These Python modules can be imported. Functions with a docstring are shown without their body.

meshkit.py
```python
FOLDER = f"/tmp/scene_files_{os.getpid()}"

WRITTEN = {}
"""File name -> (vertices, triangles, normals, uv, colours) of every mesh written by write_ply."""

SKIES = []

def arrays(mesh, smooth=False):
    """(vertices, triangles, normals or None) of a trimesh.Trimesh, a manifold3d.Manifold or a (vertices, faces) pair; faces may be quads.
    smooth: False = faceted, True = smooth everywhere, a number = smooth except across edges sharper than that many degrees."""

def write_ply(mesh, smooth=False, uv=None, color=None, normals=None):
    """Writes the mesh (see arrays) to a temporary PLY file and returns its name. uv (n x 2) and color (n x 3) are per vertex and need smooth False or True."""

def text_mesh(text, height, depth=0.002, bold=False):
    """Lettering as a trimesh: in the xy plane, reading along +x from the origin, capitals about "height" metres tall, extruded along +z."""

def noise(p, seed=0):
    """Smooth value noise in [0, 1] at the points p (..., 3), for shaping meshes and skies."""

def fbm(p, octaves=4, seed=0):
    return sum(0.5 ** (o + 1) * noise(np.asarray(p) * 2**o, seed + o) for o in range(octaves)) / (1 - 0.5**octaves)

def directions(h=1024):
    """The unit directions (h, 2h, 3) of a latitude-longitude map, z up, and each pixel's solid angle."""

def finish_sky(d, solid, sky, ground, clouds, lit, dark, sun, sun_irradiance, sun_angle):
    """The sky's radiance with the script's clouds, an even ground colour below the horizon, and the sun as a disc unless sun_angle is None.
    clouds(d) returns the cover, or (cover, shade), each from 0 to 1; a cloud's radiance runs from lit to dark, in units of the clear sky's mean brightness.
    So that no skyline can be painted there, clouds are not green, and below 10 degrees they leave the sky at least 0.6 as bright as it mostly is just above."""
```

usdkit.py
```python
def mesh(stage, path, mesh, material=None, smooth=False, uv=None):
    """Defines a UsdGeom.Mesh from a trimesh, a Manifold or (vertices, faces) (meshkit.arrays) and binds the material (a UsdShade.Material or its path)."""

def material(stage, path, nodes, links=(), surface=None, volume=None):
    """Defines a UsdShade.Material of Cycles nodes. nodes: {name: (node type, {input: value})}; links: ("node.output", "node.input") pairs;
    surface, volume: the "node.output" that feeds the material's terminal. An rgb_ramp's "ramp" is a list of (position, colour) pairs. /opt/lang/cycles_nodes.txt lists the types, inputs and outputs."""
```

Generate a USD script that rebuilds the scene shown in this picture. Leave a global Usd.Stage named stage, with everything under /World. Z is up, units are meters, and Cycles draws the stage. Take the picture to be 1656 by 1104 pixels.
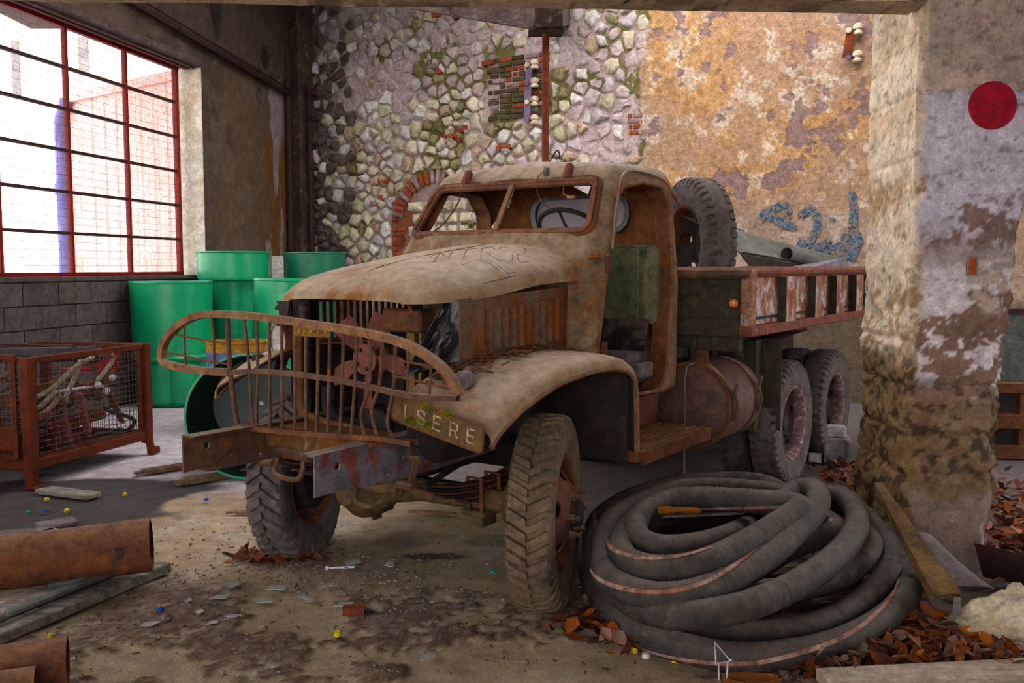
import math, random
import numpy as np, trimesh, usdkit, meshkit
import manifold3d as m3
from shapely.geometry import Polygon, LineString, Point, box as sbox
from shapely import affinity
from shapely.ops import unary_union
from scipy.spatial import Voronoi
from pxr import Usd, UsdGeom, UsdLux, UsdShade, Gf, Sdf, Vt

stage = Usd.Stage.CreateInMemory()
UsdGeom.SetStageUpAxis(stage, 'Z')
UsdGeom.Xform.Define(stage, '/World')
UsdGeom.Scope.Define(stage, '/World/Looks')
random.seed(7)
RNG = np.random.default_rng(11)

# ---------------------------------------------------------------- camera, sky, sun, exposure
cam = UsdGeom.Camera.Define(stage, '/World/camera')
cam.CreateHorizontalApertureAttr(36.0)
cam.CreateVerticalApertureAttr(24.0)
cam.CreateFocalLengthAttr(36.0 * 1520 / 1656)
cam.CreateClippingRangeAttr(Gf.Vec2f(0.1, 500))
cam.CreateExposureAttr(0.80)
xf = UsdGeom.Xformable(cam.GetPrim())
xf.AddTranslateOp().Set(Gf.Vec3d(0, 0, 1.6))
xf.AddRotateXOp().Set(90 - math.degrees(math.atan(119 / 1520)))

dome = UsdLux.DomeLight.Define(stage, '/World/sky')
dome.CreateColorAttr(Gf.Vec3f(1.0, 0.945, 0.955))
dome.CreateIntensityAttr(1.0)
# ---------------------------------------------------------------- helpers: prims
W = '/World'
_names = {}


def numbered(name, parent=None):
    base = parent.GetPath().pathString if parent else W
    k = (base, name)
    n = _names.get(k, 0)
    _names[k] = n + 1
    return base + '/' + (name if n == 0 else f'{name}_{n:03d}')


def tag(prim, label=None, cat=None, group=None, kind=None):
    for k, val in (('label', label), ('category', cat), ('group', group), ('kind', kind)):
        if val:
            prim.SetCustomDataByKey(k, val)
    return prim


def obj(name, mesh, mat=None, parent=None, smooth=32, col=None, label=None):
    """one Mesh prim, under parent or /World"""
    if isinstance(mesh, MB):
        mesh = (np.array(mesh.v), np.array(mesh.f))
    path = numbered(name, parent)
    v, f = (np.asarray(mesh.vertices), np.asarray(mesh.faces)) if isinstance(mesh, trimesh.Trimesh) else mesh
    if col is not None:
        smooth = True
    mm = usdkit.mesh(stage, path, (v, f), MAT[mat] if isinstance(mat, str) else mat, smooth=smooth)
    if col is not None:
        UsdGeom.PrimvarsAPI(mm).CreatePrimvar('col', Sdf.ValueTypeNames.Color3fArray, 'vertex').Set(
            Vt.Vec3fArray.FromNumpy(np.asarray(col, np.float32)))
    p = mm.GetPrim()
    if label:
        tag(p, label)
    return p


def thing(name, label, cat, loc=(0, 0, 0), rotz=0, group=None, parent=None):
    x = UsdGeom.Xform.Define(stage, numbered(name, parent))
    x.AddTranslateOp().Set(Gf.Vec3d(*map(float, loc)))
    if rotz:
        x.AddRotateZOp().Set(float(rotz))
    return tag(x.GetPrim(), label, cat, group)


def part(name, parent, label=None):
    """a part that is only a holder of sub-parts"""
    x = UsdGeom.Xform.Define(stage, numbered(name, parent))
    return tag(x.GetPrim(), label)


def struct(name, mesh, mat, parent=None, **k):
    p = obj(name, mesh, mat, parent, **k)
    if parent is None:
        tag(p, kind='structure')
    return p


def dup(root, loc, rot=(0, 0, 0), label=None, cat=None, group=None, scale=None, name=None):
    x = UsdGeom.Xform.Define(stage, numbered(name or root.GetName().rstrip('0123456789').rstrip('_')))
    x.AddTranslateOp().Set(Gf.Vec3d(*map(float, loc)))
    x.AddRotateXYZOp().Set(Gf.Vec3f(*map(float, rot)))
    if scale:
        x.AddScaleOp().Set(Gf.Vec3f(*map(float, scale)))
    x.GetPrim().GetReferences().AddInternalReference(root.GetPath())
    x.GetPrim().SetInstanceable(True)
    return tag(x.GetPrim(), label, cat, group)


# ---------------------------------------------------------------- helpers: geometry
def unit(a):
    a = np.asarray(a, float)
    return a / max(np.linalg.norm(a), 1e-12)


def rotm(ax, deg):
    return trimesh.transformations.rotation_matrix(math.radians(deg), ax)[:3, :3]


def euler(rx=0, ry=0, rz=0):
    return rotm([0, 0, 1], rz) @ rotm([0, 1, 0], ry) @ rotm([1, 0, 0], rx)


_CH = None


def _chamfer_topology():
    s = np.array([[x, y, z] for x in (-1, 1) for y in (-1, 1) for z in (-1, 1)], float)
    v = []
    for c in s:
        for a in range(3):
            w = c * 0.8
            w[a] = c[a]
            v.append(w)
    v = np.array(v)
    h = trimesh.Trimesh(v, process=False, faces=[]).convex_hull
    # map hull vertices back to the corner index and axis
    idx = [int(np.argmin(np.abs(v - p).sum(1))) for p in h.vertices]
    return s, np.array(idx)[h.faces]


class MB:
    def __init__(self):
        self.v, self.f = [], []

    def add(self, v, f):
        n = len(self.v)
        self.v.extend(np.asarray(v, float).tolist())
        f = np.asarray(f, int)
        if f.shape[1] == 4:
            f = np.vstack([f[:, [0, 1, 2]], f[:, [0, 2, 3]]])
        self.f.extend((f + n).tolist())
        return self

    def mesh(self, tm, M=None):
        v = np.asarray(tm.vertices)
        return self.add(v if M is None else v @ M[:3, :3].T + M[:3, 3], tm.faces)

    def man(self, m):
        k = m.to_mesh()
        return self.add(np.asarray(k.vert_properties)[:, :3], np.asarray(k.tri_verts))

    def box(self, c, s, R=None, ch=0.0):
        global _CH
        s = np.asarray(s, float) / 2
        ch = min(ch, 0.45 * 2 * s.min())
        if ch > 0:
            if _CH is None:
                _CH = _chamfer_topology()
            sg, f = _CH
            v = []
            for k in sg:
                for a in range(3):
                    w = k * (s - ch)
                    w[a] = k[a] * s[a]
                    v.append(w)
            v = np.array(v)
        else:
            v = np.array([[x, y, z] for x in (-1, 1) for y in (-1, 1) for z in (-1, 1)], float) * s
            f = np.array([[0, 1, 3, 2], [4, 6, 7, 5], [0, 4, 5, 1], [2, 3, 7, 6], [0, 2, 6, 4], [1, 5, 7, 3]])
        if R is not None:
            v = v @ np.asarray(R).T
        return self.add(v + np.asarray(c, float), f)

    def bar(self, p0, p1, w, h, up=(0, 0, 1), ch=0.0, ext=0.0):
        """box from p0 to p1, w wide (sideways), h high (along up)"""
        p0, p1 = np.asarray(p0, float), np.asarray(p1, float)
        d = p1 - p0
        L = np.linalg.norm(d)
        ex = d / L
        ey = np.cross(up, ex)
        if np.linalg.norm(ey) < 1e-6:
            ey = np.cross((1, 0, 0), ex)
        ey = unit(ey)
        ez = np.cross(ex, ey)
        return self.box((p0 + p1) / 2, (L + 2 * ext, w, h), np.stack([ex, ey, ez], 1), ch)

    def tube(self, path, r, n=8, closed=False, caps=True, flat=1.0, up0=None):
        P = np.asarray(path, float)
        m = len(P)
        r = np.broadcast_to(np.asarray(r, float), (m,))
        T = np.gradient(P, axis=0) if not closed else np.roll(P, -1, 0) - np.roll(P, 1, 0)
        T /= np.maximum(np.linalg.norm(T, axis=1, keepdims=True), 1e-12)
        u = np.asarray(up0, float) if up0 is not None else (np.array([0, 0, 1.0]) if abs(T[0][2]) < 0.9 else np.array([1.0, 0, 0]))
        rings = []
        a = np.linspace(0, 2 * np.pi, n, endpoint=False)
        for i in range(m):
            u = u - T[i] * (u @ T[i])
            u = unit(u)
            w = np.cross(T[i], u)
            rings.append(P[i] + r[i] * (np.cos(a)[:, None] * w + flat * np.sin(a)[:, None] * u))
        v = np.vstack(rings)
        k = np.arange(n)
        fs = []
        for i in range(m if closed else m - 1):
            j = (i + 1) % m
            fs.append(np.stack([i * n + k, i * n + (k + 1) % n, j * n + (k + 1) % n, j * n + k], 1))
        f = np.vstack(fs)
        f = np.vstack([f[:, [0, 1, 2]], f[:, [0, 2, 3]]])
        if caps and not closed:
            v = np.vstack([v, P[0], P[-1]])
            f = np.vstack([f, np.stack([(k + 1) % n, k, np.full(n, m * n)], 1),
                           np.stack([(m - 1) * n + k, (m - 1) * n + (k + 1) % n, np.full(n, m * n + 1)], 1)])
        return self.add(v, f)

    def cyl(self, p0, p1, r, n=14, r1=None):
        p0, p1 = np.asarray(p0, float), np.asarray(p1, float)
        return self.tube([p0, p1], [r, r if r1 is None else r1], n)

    def lathe(self, prof, o=(0, 0, 0), ax=(0, 0, 1), n=32, closed=False, up=None):
        """prof: (radius, along the axis) points"""
        ax = unit(ax)
        e = unit(np.cross(ax, (0, 0, 1) if abs(ax[2]) < 0.9 else (1, 0, 0)) if up is None else up)
        g = np.cross(ax, e)
        a = np.linspace(0, 2 * np.pi, n, endpoint=False)
        ring = np.cos(a)[:, None] * e + np.sin(a)[:, None] * g
        v = np.vstack([np.asarray(o) + r * ring + z * ax for r, z in prof])
        m, k = len(prof), np.arange(n)
        fs = []
        for i in range(m if closed else m - 1):
            j = (i + 1) % m
            fs.append(np.stack([i * n + k, i * n + (k + 1) % n, j * n + (k + 1) % n, j * n + k], 1))
        return self.add(v, np.vstack(fs))

    def prism(self, poly, t, o=(0, 0, 0), ex=(1, 0, 0), ey=(0, 1, 0)):
        """extrudes a shapely polygon (in the ex, ey plane at o) by t along ex x ey"""
        ex, ey = unit(ex), unit(ey)
        ez = np.cross(ex, ey)
        for g in getattr(poly, 'geoms', [poly]):
            if g.is_empty or g.geom_type != 'Polygon':
                continue
            tm = trimesh.creation.extrude_polygon(g, t, engine='earcut')
            M = np.eye(4)
            M[:3, 0], M[:3, 1], M[:3, 2], M[:3, 3] = ex, ey, ez, o
            self.mesh(tm, M)
        return self

    def sheet(self, G, t=0.004, closed_u=False):
        """a grid of points as a thin shell of thickness t on both faces"""
        G = np.asarray(G, float)
        a, b = G.shape[:2]
        du, dv = np.gradient(G, axis=0), np.gradient(G, axis=1)
        N = np.cross(du, dv)
        N /= np.maximum(np.linalg.norm(N, axis=2, keepdims=True), 1e-12)
        top, bot = (G + N * t / 2).reshape(-1, 3), (G - N * t / 2).reshape(-1, 3)
        i = np.arange(a * b).reshape(a, b)
        q = np.stack([i[:-1, :-1], i[1:, :-1], i[1:, 1:], i[:-1, 1:]], -1).reshape(-1, 4)
        o = a * b
        edge = np.concatenate([i[0, :], i[1:, -1], i[-1, -2::-1], i[-2:0:-1, 0]])
        e2 = np.roll(edge, -1)
        side = np.stack([e2, edge, edge + o, e2 + o], 1)
        return self.add(np.vstack([top, bot]), np.vstack([q, q[:, ::-1] + o, side[:, ::-1]]))

    def grid(self, G):
        G = np.asarray(G, float)
        a, b = G.shape[:2]
        i = np.arange(a * b).reshape(a, b)
        q = np.stack([i[:-1, :-1], i[1:, :-1], i[1:, 1:], i[:-1, 1:]], -1).reshape(-1, 4)
        return self.add(G.reshape(-1, 3), q)

    def xform(self, R=np.eye(3), t=(0, 0, 0)):
        self.v = (np.array(self.v) @ np.asarray(R).T + np.asarray(t)).tolist()
        return self


def catmull(P, n=10, closed=False):
    P = np.asarray(P, float)
    Q = np.vstack([P[-1:], P, P[:2]]) if closed else np.vstack([2 * P[0] - P[1], P, 2 * P[-1] - P[-2]])
    out = []
    for i in range(1, len(Q) - 2):
        a, b, c, d = Q[i - 1:i + 3]
        for t in np.linspace(0, 1, n, endpoint=False):
            out.append(0.5 * (2 * b + (c - a) * t + (2 * a - 5 * b + 4 * c - d) * t * t + (3 * b - a - 3 * c + d) * t ** 3))
    if not closed:
        out.append(Q[-2])
    return np.array(out)


def rrect(x0, y0, x1, y1, r, n=6):
    return sbox(x0 + r, y0 + r, x1 - r, y1 - r).buffer(r, quad_segs=n)


def hullspheres(pts, n=16):
    """manifold hull of spheres: pts = (x, y, z, r)"""
    return m3.Manifold.batch_hull([m3.Manifold.sphere(r, n).translate((x, y, z)) for x, y, z, r in pts])


def sm(x, a, b):
    t = np.clip((np.asarray(x, float) - a) / (b - a), 0, 1)
    return t * t * (3 - 2 * t)


def blend(c, new, w):
    return c * (1 - w[..., None]) + np.asarray(new) * w[..., None]


# ---------------------------------------------------------------- materials
MAT = {}
SAT = 1.22


def mat(name, base, second=None, third=None, s1=3.0, s2=9.0, t2=(0.42, 0.62), t3=(0.55, 0.66), rough=0.85, metal=0.0, spec=0.25,
        bump=0.25, bs=45.0, bd=0.01, fine=0.35, sf=70.0, coord='object', stretch=(1, 1, 1), vary=0.0, dust=None, dirt=0.45, sd=15.0):
    second = second or tuple(c * 0.75 for c in base)
    N = {'tc': ('texture_coordinate', {}), 'geo': ('geometry', {}),
         'map': ('mapping', {'scale': stretch}),
         'n1': ('noise_texture', {'scale': s1, 'detail': 6.0, 'roughness': 0.62}),
         'n2': ('noise_texture', {'scale': s2, 'detail': 8.0, 'roughness': 0.68, 'distortion': 0.4}),
         'n3': ('noise_texture', {'scale': sf, 'detail': 4.0, 'roughness': 0.7}),
         'r1': ('rgb_ramp', {'ramp': [(t2[0], (0, 0, 0)), (t2[1], (1, 1, 1))]}),
         'm1': ('mix_color', {'a': base, 'b': second}),
         'r3': ('map_range', {'from_min': 0.25, 'from_max': 0.75, 'to_min': 1 - fine, 'to_max': 1 + fine * 0.6}),
         'hv': ('hsv', {'saturation': SAT}),
         'bn': ('noise_texture', {'scale': bs, 'detail': 6.0, 'roughness': 0.7}),
         'bu': ('bump', {'strength': bump, 'distance': bd}),
         'n5': ('noise_texture', {'scale': sd, 'detail': 8.0, 'roughness': 0.75}), 'r5': ('map_range', {'from_min': 0.36, 'from_max': 0.58, 'to_min': 1 - dirt, 'to_max': 1 + dirt * 0.2, 'clamp': True}),
         'mu5': ('math', {'math_type': 'multiply'}),
         'p': ('principled_bsdf', {'roughness': rough, 'metallic': metal, 'specular_ior_level': spec})}
    src = 'tc.object' if coord == 'object' else 'geo.position'
    L = [(src, 'map.vector'), ('map.vector', 'n1.vector'), ('map.vector', 'n2.vector'), (src, 'n3.vector'), (src, 'bn.vector'),
         ('n1.fac', 'r1.fac'), ('r1.color', 'm1.fac'), ('n3.fac', 'r3.value'), ('r3.result', 'mu5.value1'), (src, 'n5.vector'), ('n5.fac', 'r5.value'), ('r5.result', 'mu5.value2'), ('mu5.value', 'hv.value'), ('hv.color', 'p.base_color'),
         ('bn.fac', 'bu.height'), ('bu.normal', 'p.normal')]
    out = 'm1.result'
    if third:
        N['r2'] = ('rgb_ramp', {'ramp': [(t3[0], (0, 0, 0)), (t3[1], (1, 1, 1))]})
        N['m2'] = ('mix_color', {'b': third})
        L += [('n2.fac', 'r2.fac'), ('r2.color', 'm2.fac'), (out, 'm2.a')]
        out = 'm2.result'
    if dust:  # settled on faces that look up
        N['sep'] = ('separate_xyz', {})
        N['rd'] = ('map_range', {'from_min': dust[1], 'from_max': dust[2], 'to_min': 0.0, 'to_max': dust[3], 'clamp': True})
        N['md'] = ('mix_color', {'b': dust[0]})
        N['nd'] = ('math', {'math_type': 'multiply'})
        N['n4'] = ('noise_texture', {'scale': 5.0, 'detail': 6.0, 'roughness': 0.7})
        N['r4'] = ('map_range', {'from_min': 0.3, 'from_max': 0.6, 'to_min': 0.25, 'to_max': 1.0, 'clamp': True})
        L += [('geo.normal', 'sep.vector'), ('sep.z', 'rd.value'), ('rd.result', 'nd.value1'), (src, 'n4.vector'), ('n4.fac', 'r4.value'),
              ('r4.result', 'nd.value2'), ('nd.value', 'md.fac'), (out, 'md.a')]
        out = 'md.result'
    if vary:
        N['oi'] = ('object_info', {})
        N['rv'] = ('map_range', {'from_min': 0.0, 'from_max': 1.0, 'to_min': 1 - vary, 'to_max': 1 + vary})
        N['hv2'] = ('hsv', {})
        L += [('oi.random', 'rv.value'), ('rv.result', 'hv2.value'), (out, 'hv2.color')]
        out = 'hv2.color'
    L.append((out, 'hv.color'))
    MAT[name] = usdkit.material(stage, '/World/Looks/' + name, N, L, surface='p.BSDF')
    return MAT[name]


def matcol(name, rough=0.9, spec=0.2, bump=0.4, bs=40.0, bd=0.012, fine=0.35, sf=55.0, fine2=0.0, sf2=8.0):
    """colour from the mesh's primvar, with grain"""
    N = {'at': ('attribute', {'attribute': 'col'}), 'geo': ('geometry', {}),
         'n3': ('noise_texture', {'scale': sf, 'detail': 5.0, 'roughness': 0.72}),
         'n4': ('noise_texture', {'scale': sf2, 'detail': 7.0, 'roughness': 0.7}),
         'r3': ('map_range', {'from_min': 0.25, 'from_max': 0.75, 'to_min': 1 - fine, 'to_max': 1 + fine * 0.7}),
         'r4': ('map_range', {'from_min': 0.3, 'from_max': 0.7, 'to_min': 1 - fine2, 'to_max': 1 + fine2 * 0.7}),
         'mu': ('math', {'math_type': 'multiply'}),
         'hv': ('hsv', {'saturation': SAT}), 'bn': ('noise_texture', {'scale': bs, 'detail': 7.0, 'roughness': 0.7}),
         'bu': ('bump', {'strength': bump, 'distance': bd}),
         'p': ('principled_bsdf', {'roughness': rough, 'specular_ior_level': spec})}
    L = [('geo.position', 'n3.vector'), ('geo.position', 'n4.vector'), ('geo.position', 'bn.vector'), ('n3.fac', 'r3.value'), ('n4.fac', 'r4.value'),
         ('r3.result', 'mu.value1'), ('r4.result', 'mu.value2'), ('mu.value', 'hv.value'), ('at.color', 'hv.color'), ('hv.color', 'p.base_color'),
         ('bn.fac', 'bu.height'), ('bu.normal', 'p.normal')]
    MAT[name] = usdkit.material(stage, '/World/Looks/' + name, N, L, surface='p.BSDF')


def pane_material(name, tint=(0.95, 0.97, 0.97), dirt=(0.5, 0.5, 0.5), amount=0.1, rough=0.05):
    """a window pane: clear with a fresnel gloss, under a film of dirt"""
    MAT[name] = usdkit.material(stage, '/World/Looks/' + name, {
        'fr': ('layer_weight', {'blend': 0.25}), 'tr': ('transparent_bsdf', {'color': tint}), 'gl': ('glossy_bsdf', {'roughness': rough}),
        'pw': ('math', {'math_type': 'power', 'value2': 4.0}), 'a': ('mix_closure', {}), 'df': ('diffuse_bsdf', {'color': dirt}), 'b': ('mix_closure', {'fac': amount})},
        [('fr.facing', 'pw.value1'), ('pw.value', 'a.fac'), ('tr.BSDF', 'a.closure1'), ('gl.BSDF', 'a.closure2'), ('a.closure', 'b.closure1'), ('df.BSDF', 'b.closure2')],
        surface='b.closure')

# ================================================================ materials
mat('timber', (0.13, 0.095, 0.085), (0.075, 0.055, 0.05), (0.20, 0.165, 0.15), s1=2, s2=6, stretch=(1, 1, 6), rough=0.9)
mat('dark_timber', (0.075, 0.05, 0.035), (0.035, 0.024, 0.018), (0.17, 0.13, 0.10), s1=3, s2=8, rough=0.9)
mat('grey_wood', (0.30, 0.27, 0.23), (0.19, 0.165, 0.135), (0.10, 0.085, 0.065), s1=4, s2=14, rough=0.92, coord='object', stretch=(0.6, 6, 6))
mat('pale_plank', (0.42, 0.35, 0.28), (0.33, 0.27, 0.21), (0.24, 0.19, 0.14), s1=3, s2=10, rough=0.85, stretch=(0.5, 8, 8), t3=(0.58, 0.68))
mat('red_paint', (0.24, 0.035, 0.032), (0.17, 0.025, 0.022), (0.16, 0.05, 0.03), s1=5, s2=14, rough=0.6)
mat('dark_iron', (0.03, 0.017, 0.017), (0.05, 0.022, 0.018), (0.10, 0.04, 0.02), s1=6, s2=18, rough=0.7)
mat('rust_pipe', (0.17, 0.055, 0.035), (0.10, 0.035, 0.03), (0.28, 0.10, 0.04), s1=5, s2=14, rough=0.8)
mat('mortar', (0.42, 0.37, 0.34), (0.30, 0.26, 0.23), (0.20, 0.19, 0.12), s1=2.2, s2=5, coord='position', rough=0.97, bump=0.6, bs=30, bd=0.02)
for nm, a, b in (('stone_cream', (0.70, 0.63, 0.50), (0.55, 0.49, 0.39)), ('stone_lilac', (0.60, 0.54, 0.53), (0.46, 0.41, 0.41)),
                 ('stone_green', (0.60, 0.565, 0.41), (0.45, 0.42, 0.29)), ('stone_white', (0.72, 0.69, 0.64), (0.58, 0.55, 0.50)),
                 ('stone_tan', (0.52, 0.40, 0.30), (0.38, 0.30, 0.23))):
    mat(nm, a, b, tuple(c * k for c, k in zip(a, (0.42, 0.42, 0.30))), s1=2.5, s2=5.5, t3=(0.56, 0.70), coord='position', rough=0.95, bump=0.5, bs=26, bd=0.02, vary=0.12)
mat('stone_plaster', (0.56, 0.47, 0.45), (0.42, 0.345, 0.32), (0.64, 0.58, 0.53), s1=2.5, s2=6, coord='position', rough=0.97, bump=0.6, bs=28, bd=0.02, vary=0.1)
mat('stone_soot', (0.13, 0.10, 0.085), (0.075, 0.06, 0.05), (0.22, 0.175, 0.14), s1=2.5, s2=6, coord='position', rough=0.97, bump=0.5, bs=26, bd=0.02, vary=0.2)
mat('stone_moss', (0.19, 0.17, 0.085), (0.30, 0.265, 0.18), (0.10, 0.09, 0.035), s1=3, s2=6, coord='position', rough=0.97, bump=0.5, bs=26, bd=0.02, vary=0.2)
mat('brick_red', (0.36, 0.12, 0.08), (0.25, 0.09, 0.065), (0.15, 0.11, 0.08), s1=4, s2=7, coord='position', rough=0.95, bump=0.4, vary=0.25)
mat('brick_moss', (0.085, 0.06, 0.04), (0.075, 0.075, 0.025), (0.17, 0.10, 0.075), s1=3, s2=6, coord='position', rough=0.95, bump=0.4, vary=0.25)
mat('brick_lilac', (0.38, 0.29, 0.30), (0.30, 0.20, 0.19), (0.16, 0.13, 0.10), s1=4, s2=7, coord='position', rough=0.95, bump=0.4, vary=0.2)
mat('brick_orange', (0.38, 0.13, 0.075), (0.29, 0.10, 0.065), None, s1=4, s2=7, coord='position', rough=0.95, bump=0.4, vary=0.2)
mat('block', (0.105, 0.088, 0.08), (0.075, 0.064, 0.058), (0.05, 0.043, 0.038), s1=2.5, s2=6, coord='position', rough=0.95, bump=0.5, bs=60, vary=0.14)
mat('ceiling_board', (0.14, 0.11, 0.095), (0.09, 0.07, 0.06), s1=2, rough=0.95)
mat('porcelain', (0.74, 0.64, 0.50), (0.62, 0.50, 0.36), rough=0.35, fine=0.1, bump=0.05)
mat('lilac_metal', (0.20, 0.16, 0.23), (0.14, 0.11, 0.16), rough=0.6)
mat('disc_red', (0.36, 0.028, 0.045), (0.30, 0.024, 0.038), (0.42, 0.09, 0.10), s1=4, s2=30, t3=(0.66, 0.75), rough=0.55, fine=0.1, bump=0.08)
mat('blue_paint', (0.045, 0.10, 0.17), (0.06, 0.13, 0.20), (0.22, 0.19, 0.17), s1=8, s2=26, rough=0.8, coord='position', t3=(0.47, 0.53))
matcol('plaster', bump=0.7, bs=30, bd=0.02, fine=0.5, sf=60, fine2=0.45, sf2=17)
matcol('concrete', bump=0.6, bs=30, bd=0.015, fine=0.45, sf=45, fine2=0.4, sf2=7)
matcol('floor_concrete', bump=0.5, bs=60, bd=0.008, fine=0.5, sf=90, fine2=0.38, sf2=8, rough=0.9, spec=0.3)
matcol('pillar_concrete', bump=0.8, bs=26, bd=0.022, fine=0.36, sf=70, fine2=0.4, sf2=14)
pane_material('wired_glass', (0.97, 0.98, 0.98), (0.75, 0.72, 0.72), 0.04)


def F(x, y=0, z=0, s=1.0, seed=0, o=5):
    """fractal noise, about 0.25 to 0.75, centred on 0.5"""
    return meshkit.fbm(np.stack(np.broadcast_arrays(np.asarray(x, float) * s, np.asarray(y, float) * s, np.asarray(z, float) * s), -1), o, seed)


def lumps(a, b):
    return sm(a, b, b + 0.05)


# ================================================================ floor
def axis(*segs):
    return np.concatenate([np.arange(a, b, d) for a, b, d in segs] + [[segs[-1][1]]])


gx = axis((-30, -6, 1.0), (-6, -3.5, 0.06), (-3.5, -2.5, 0.03), (-2.5, 2.2, 0.017), (2.2, 3.2, 0.03), (3.2, 6, 0.08), (6, 26, 1.0))
gy = axis((-14, 2.8, 0.6), (2.8, 5.2, 0.017), (5.2, 8.5, 0.03), (8.5, 12, 0.06), (12, 40, 1.0))
X, Y = np.meshgrid(gx, gy, indexing='ij')
n_big, n_mid, n_fine = F(X, Y, s=0.55, seed=1), F(X, Y, s=1.9, seed=2), F(X, Y, s=6.5, seed=3)
c = blend(np.full(X.shape + (3,), (0.37, 0.295, 0.21)), (0.29, 0.22, 0.155), sm(n_big, 0.4, 0.6))
c = blend(c, (0.42, 0.37, 0.31), sm(n_mid, 0.52, 0.66) * 0.6)
grit = sm(0.5 * n_mid + 0.27 * F(X, Y, s=9, seed=9) + 0.23 * F(X, Y, s=28, seed=10), 0.508, 0.528) * sm(4.75 - Y + 0.8 * (n_big - .5), -0.1, 0.3)
c = blend(c, (0.115, 0.07, 0.05), grit * (0.62 + .3 * sm(F(X, Y, s=30, seed=12), .42, .55)))
SOIL = sm(0.9 - np.hypot((X + 3.4) / 1.45, (Y - 6.35) / 0.95) + 0.9 * (n_mid - 0.5), 0.0, 0.14)
for (sx, sy, rx, ry, k) in ((-0.42, 5.15, 0.16, 0.06, .9), (-0.05, 5.45, 0.28, 0.14, .6), (-0.6, 5.5, 0.3, 0.2, .35), (0.5, 5.9, .6, .3, .5)):
    c = blend(c, (0.05, 0.038, 0.025), k * sm(1.15 - np.hypot((X - sx) / rx, (Y - sy) / ry) + 1.4 * (n_fine - .5), 0, .3))
c = blend(c, (0.23, 0.21, 0.10), 0.45 * sm(1 - np.hypot((X - 0.0) / 0.9, (Y - 6.0) / 0.7) + (n_mid - .5), 0, .5))
c = blend(c, (0.60, 0.56, 0.60), 0.85 * sm(Y + 0.5 * X * 0 + 1.2 * (n_mid - .5), 6.1, 7.6) * sm(-X, -0.2, 1.2))  # window light painted into the floor as a paler lilac tone
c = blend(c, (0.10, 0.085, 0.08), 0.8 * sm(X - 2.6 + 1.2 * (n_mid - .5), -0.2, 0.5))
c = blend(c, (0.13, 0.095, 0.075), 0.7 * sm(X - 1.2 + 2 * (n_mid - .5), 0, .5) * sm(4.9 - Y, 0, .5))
c = blend(c, (0.12, 0.10, 0.095), 0.8 * sm(X + .8 * (n_mid - .5), -1.5, -.8) * sm(Y + .3 * X, 5.8, 6.9))  # shade behind the truck painted darker into the floor
c = blend(c, (0.10, 0.085, 0.08), 0.7 * sm(X, 0.3, 1.0) * sm(Y, 4.7, 5.4))  # shade under the truck painted darker into the floor
c = blend(c, (0.030, 0.026, 0.027), SOIL * 0.93)
Z = 0.012 * (n_mid - 0.5) + 0.006 * (n_fine - 0.5) + 0.010 * grit
Z = Z - Z[(X > -3.5) & (X < 3.2) & (Y > 2.8) & (Y < 8.5)].max() * 0.5
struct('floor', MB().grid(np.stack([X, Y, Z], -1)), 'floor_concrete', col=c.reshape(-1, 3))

# ================================================================ left wall (L along the wall, z, off = into the room)
LU = unit((0.194, 1, 0))
LN = np.array([LU[1], -LU[0], 0])
L0 = np.array([-6.65, 0, 0])
LR = np.stack([LU, LN * -1, (0, 0, 1)], 1)     # box axes: along, out of the room, up


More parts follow.
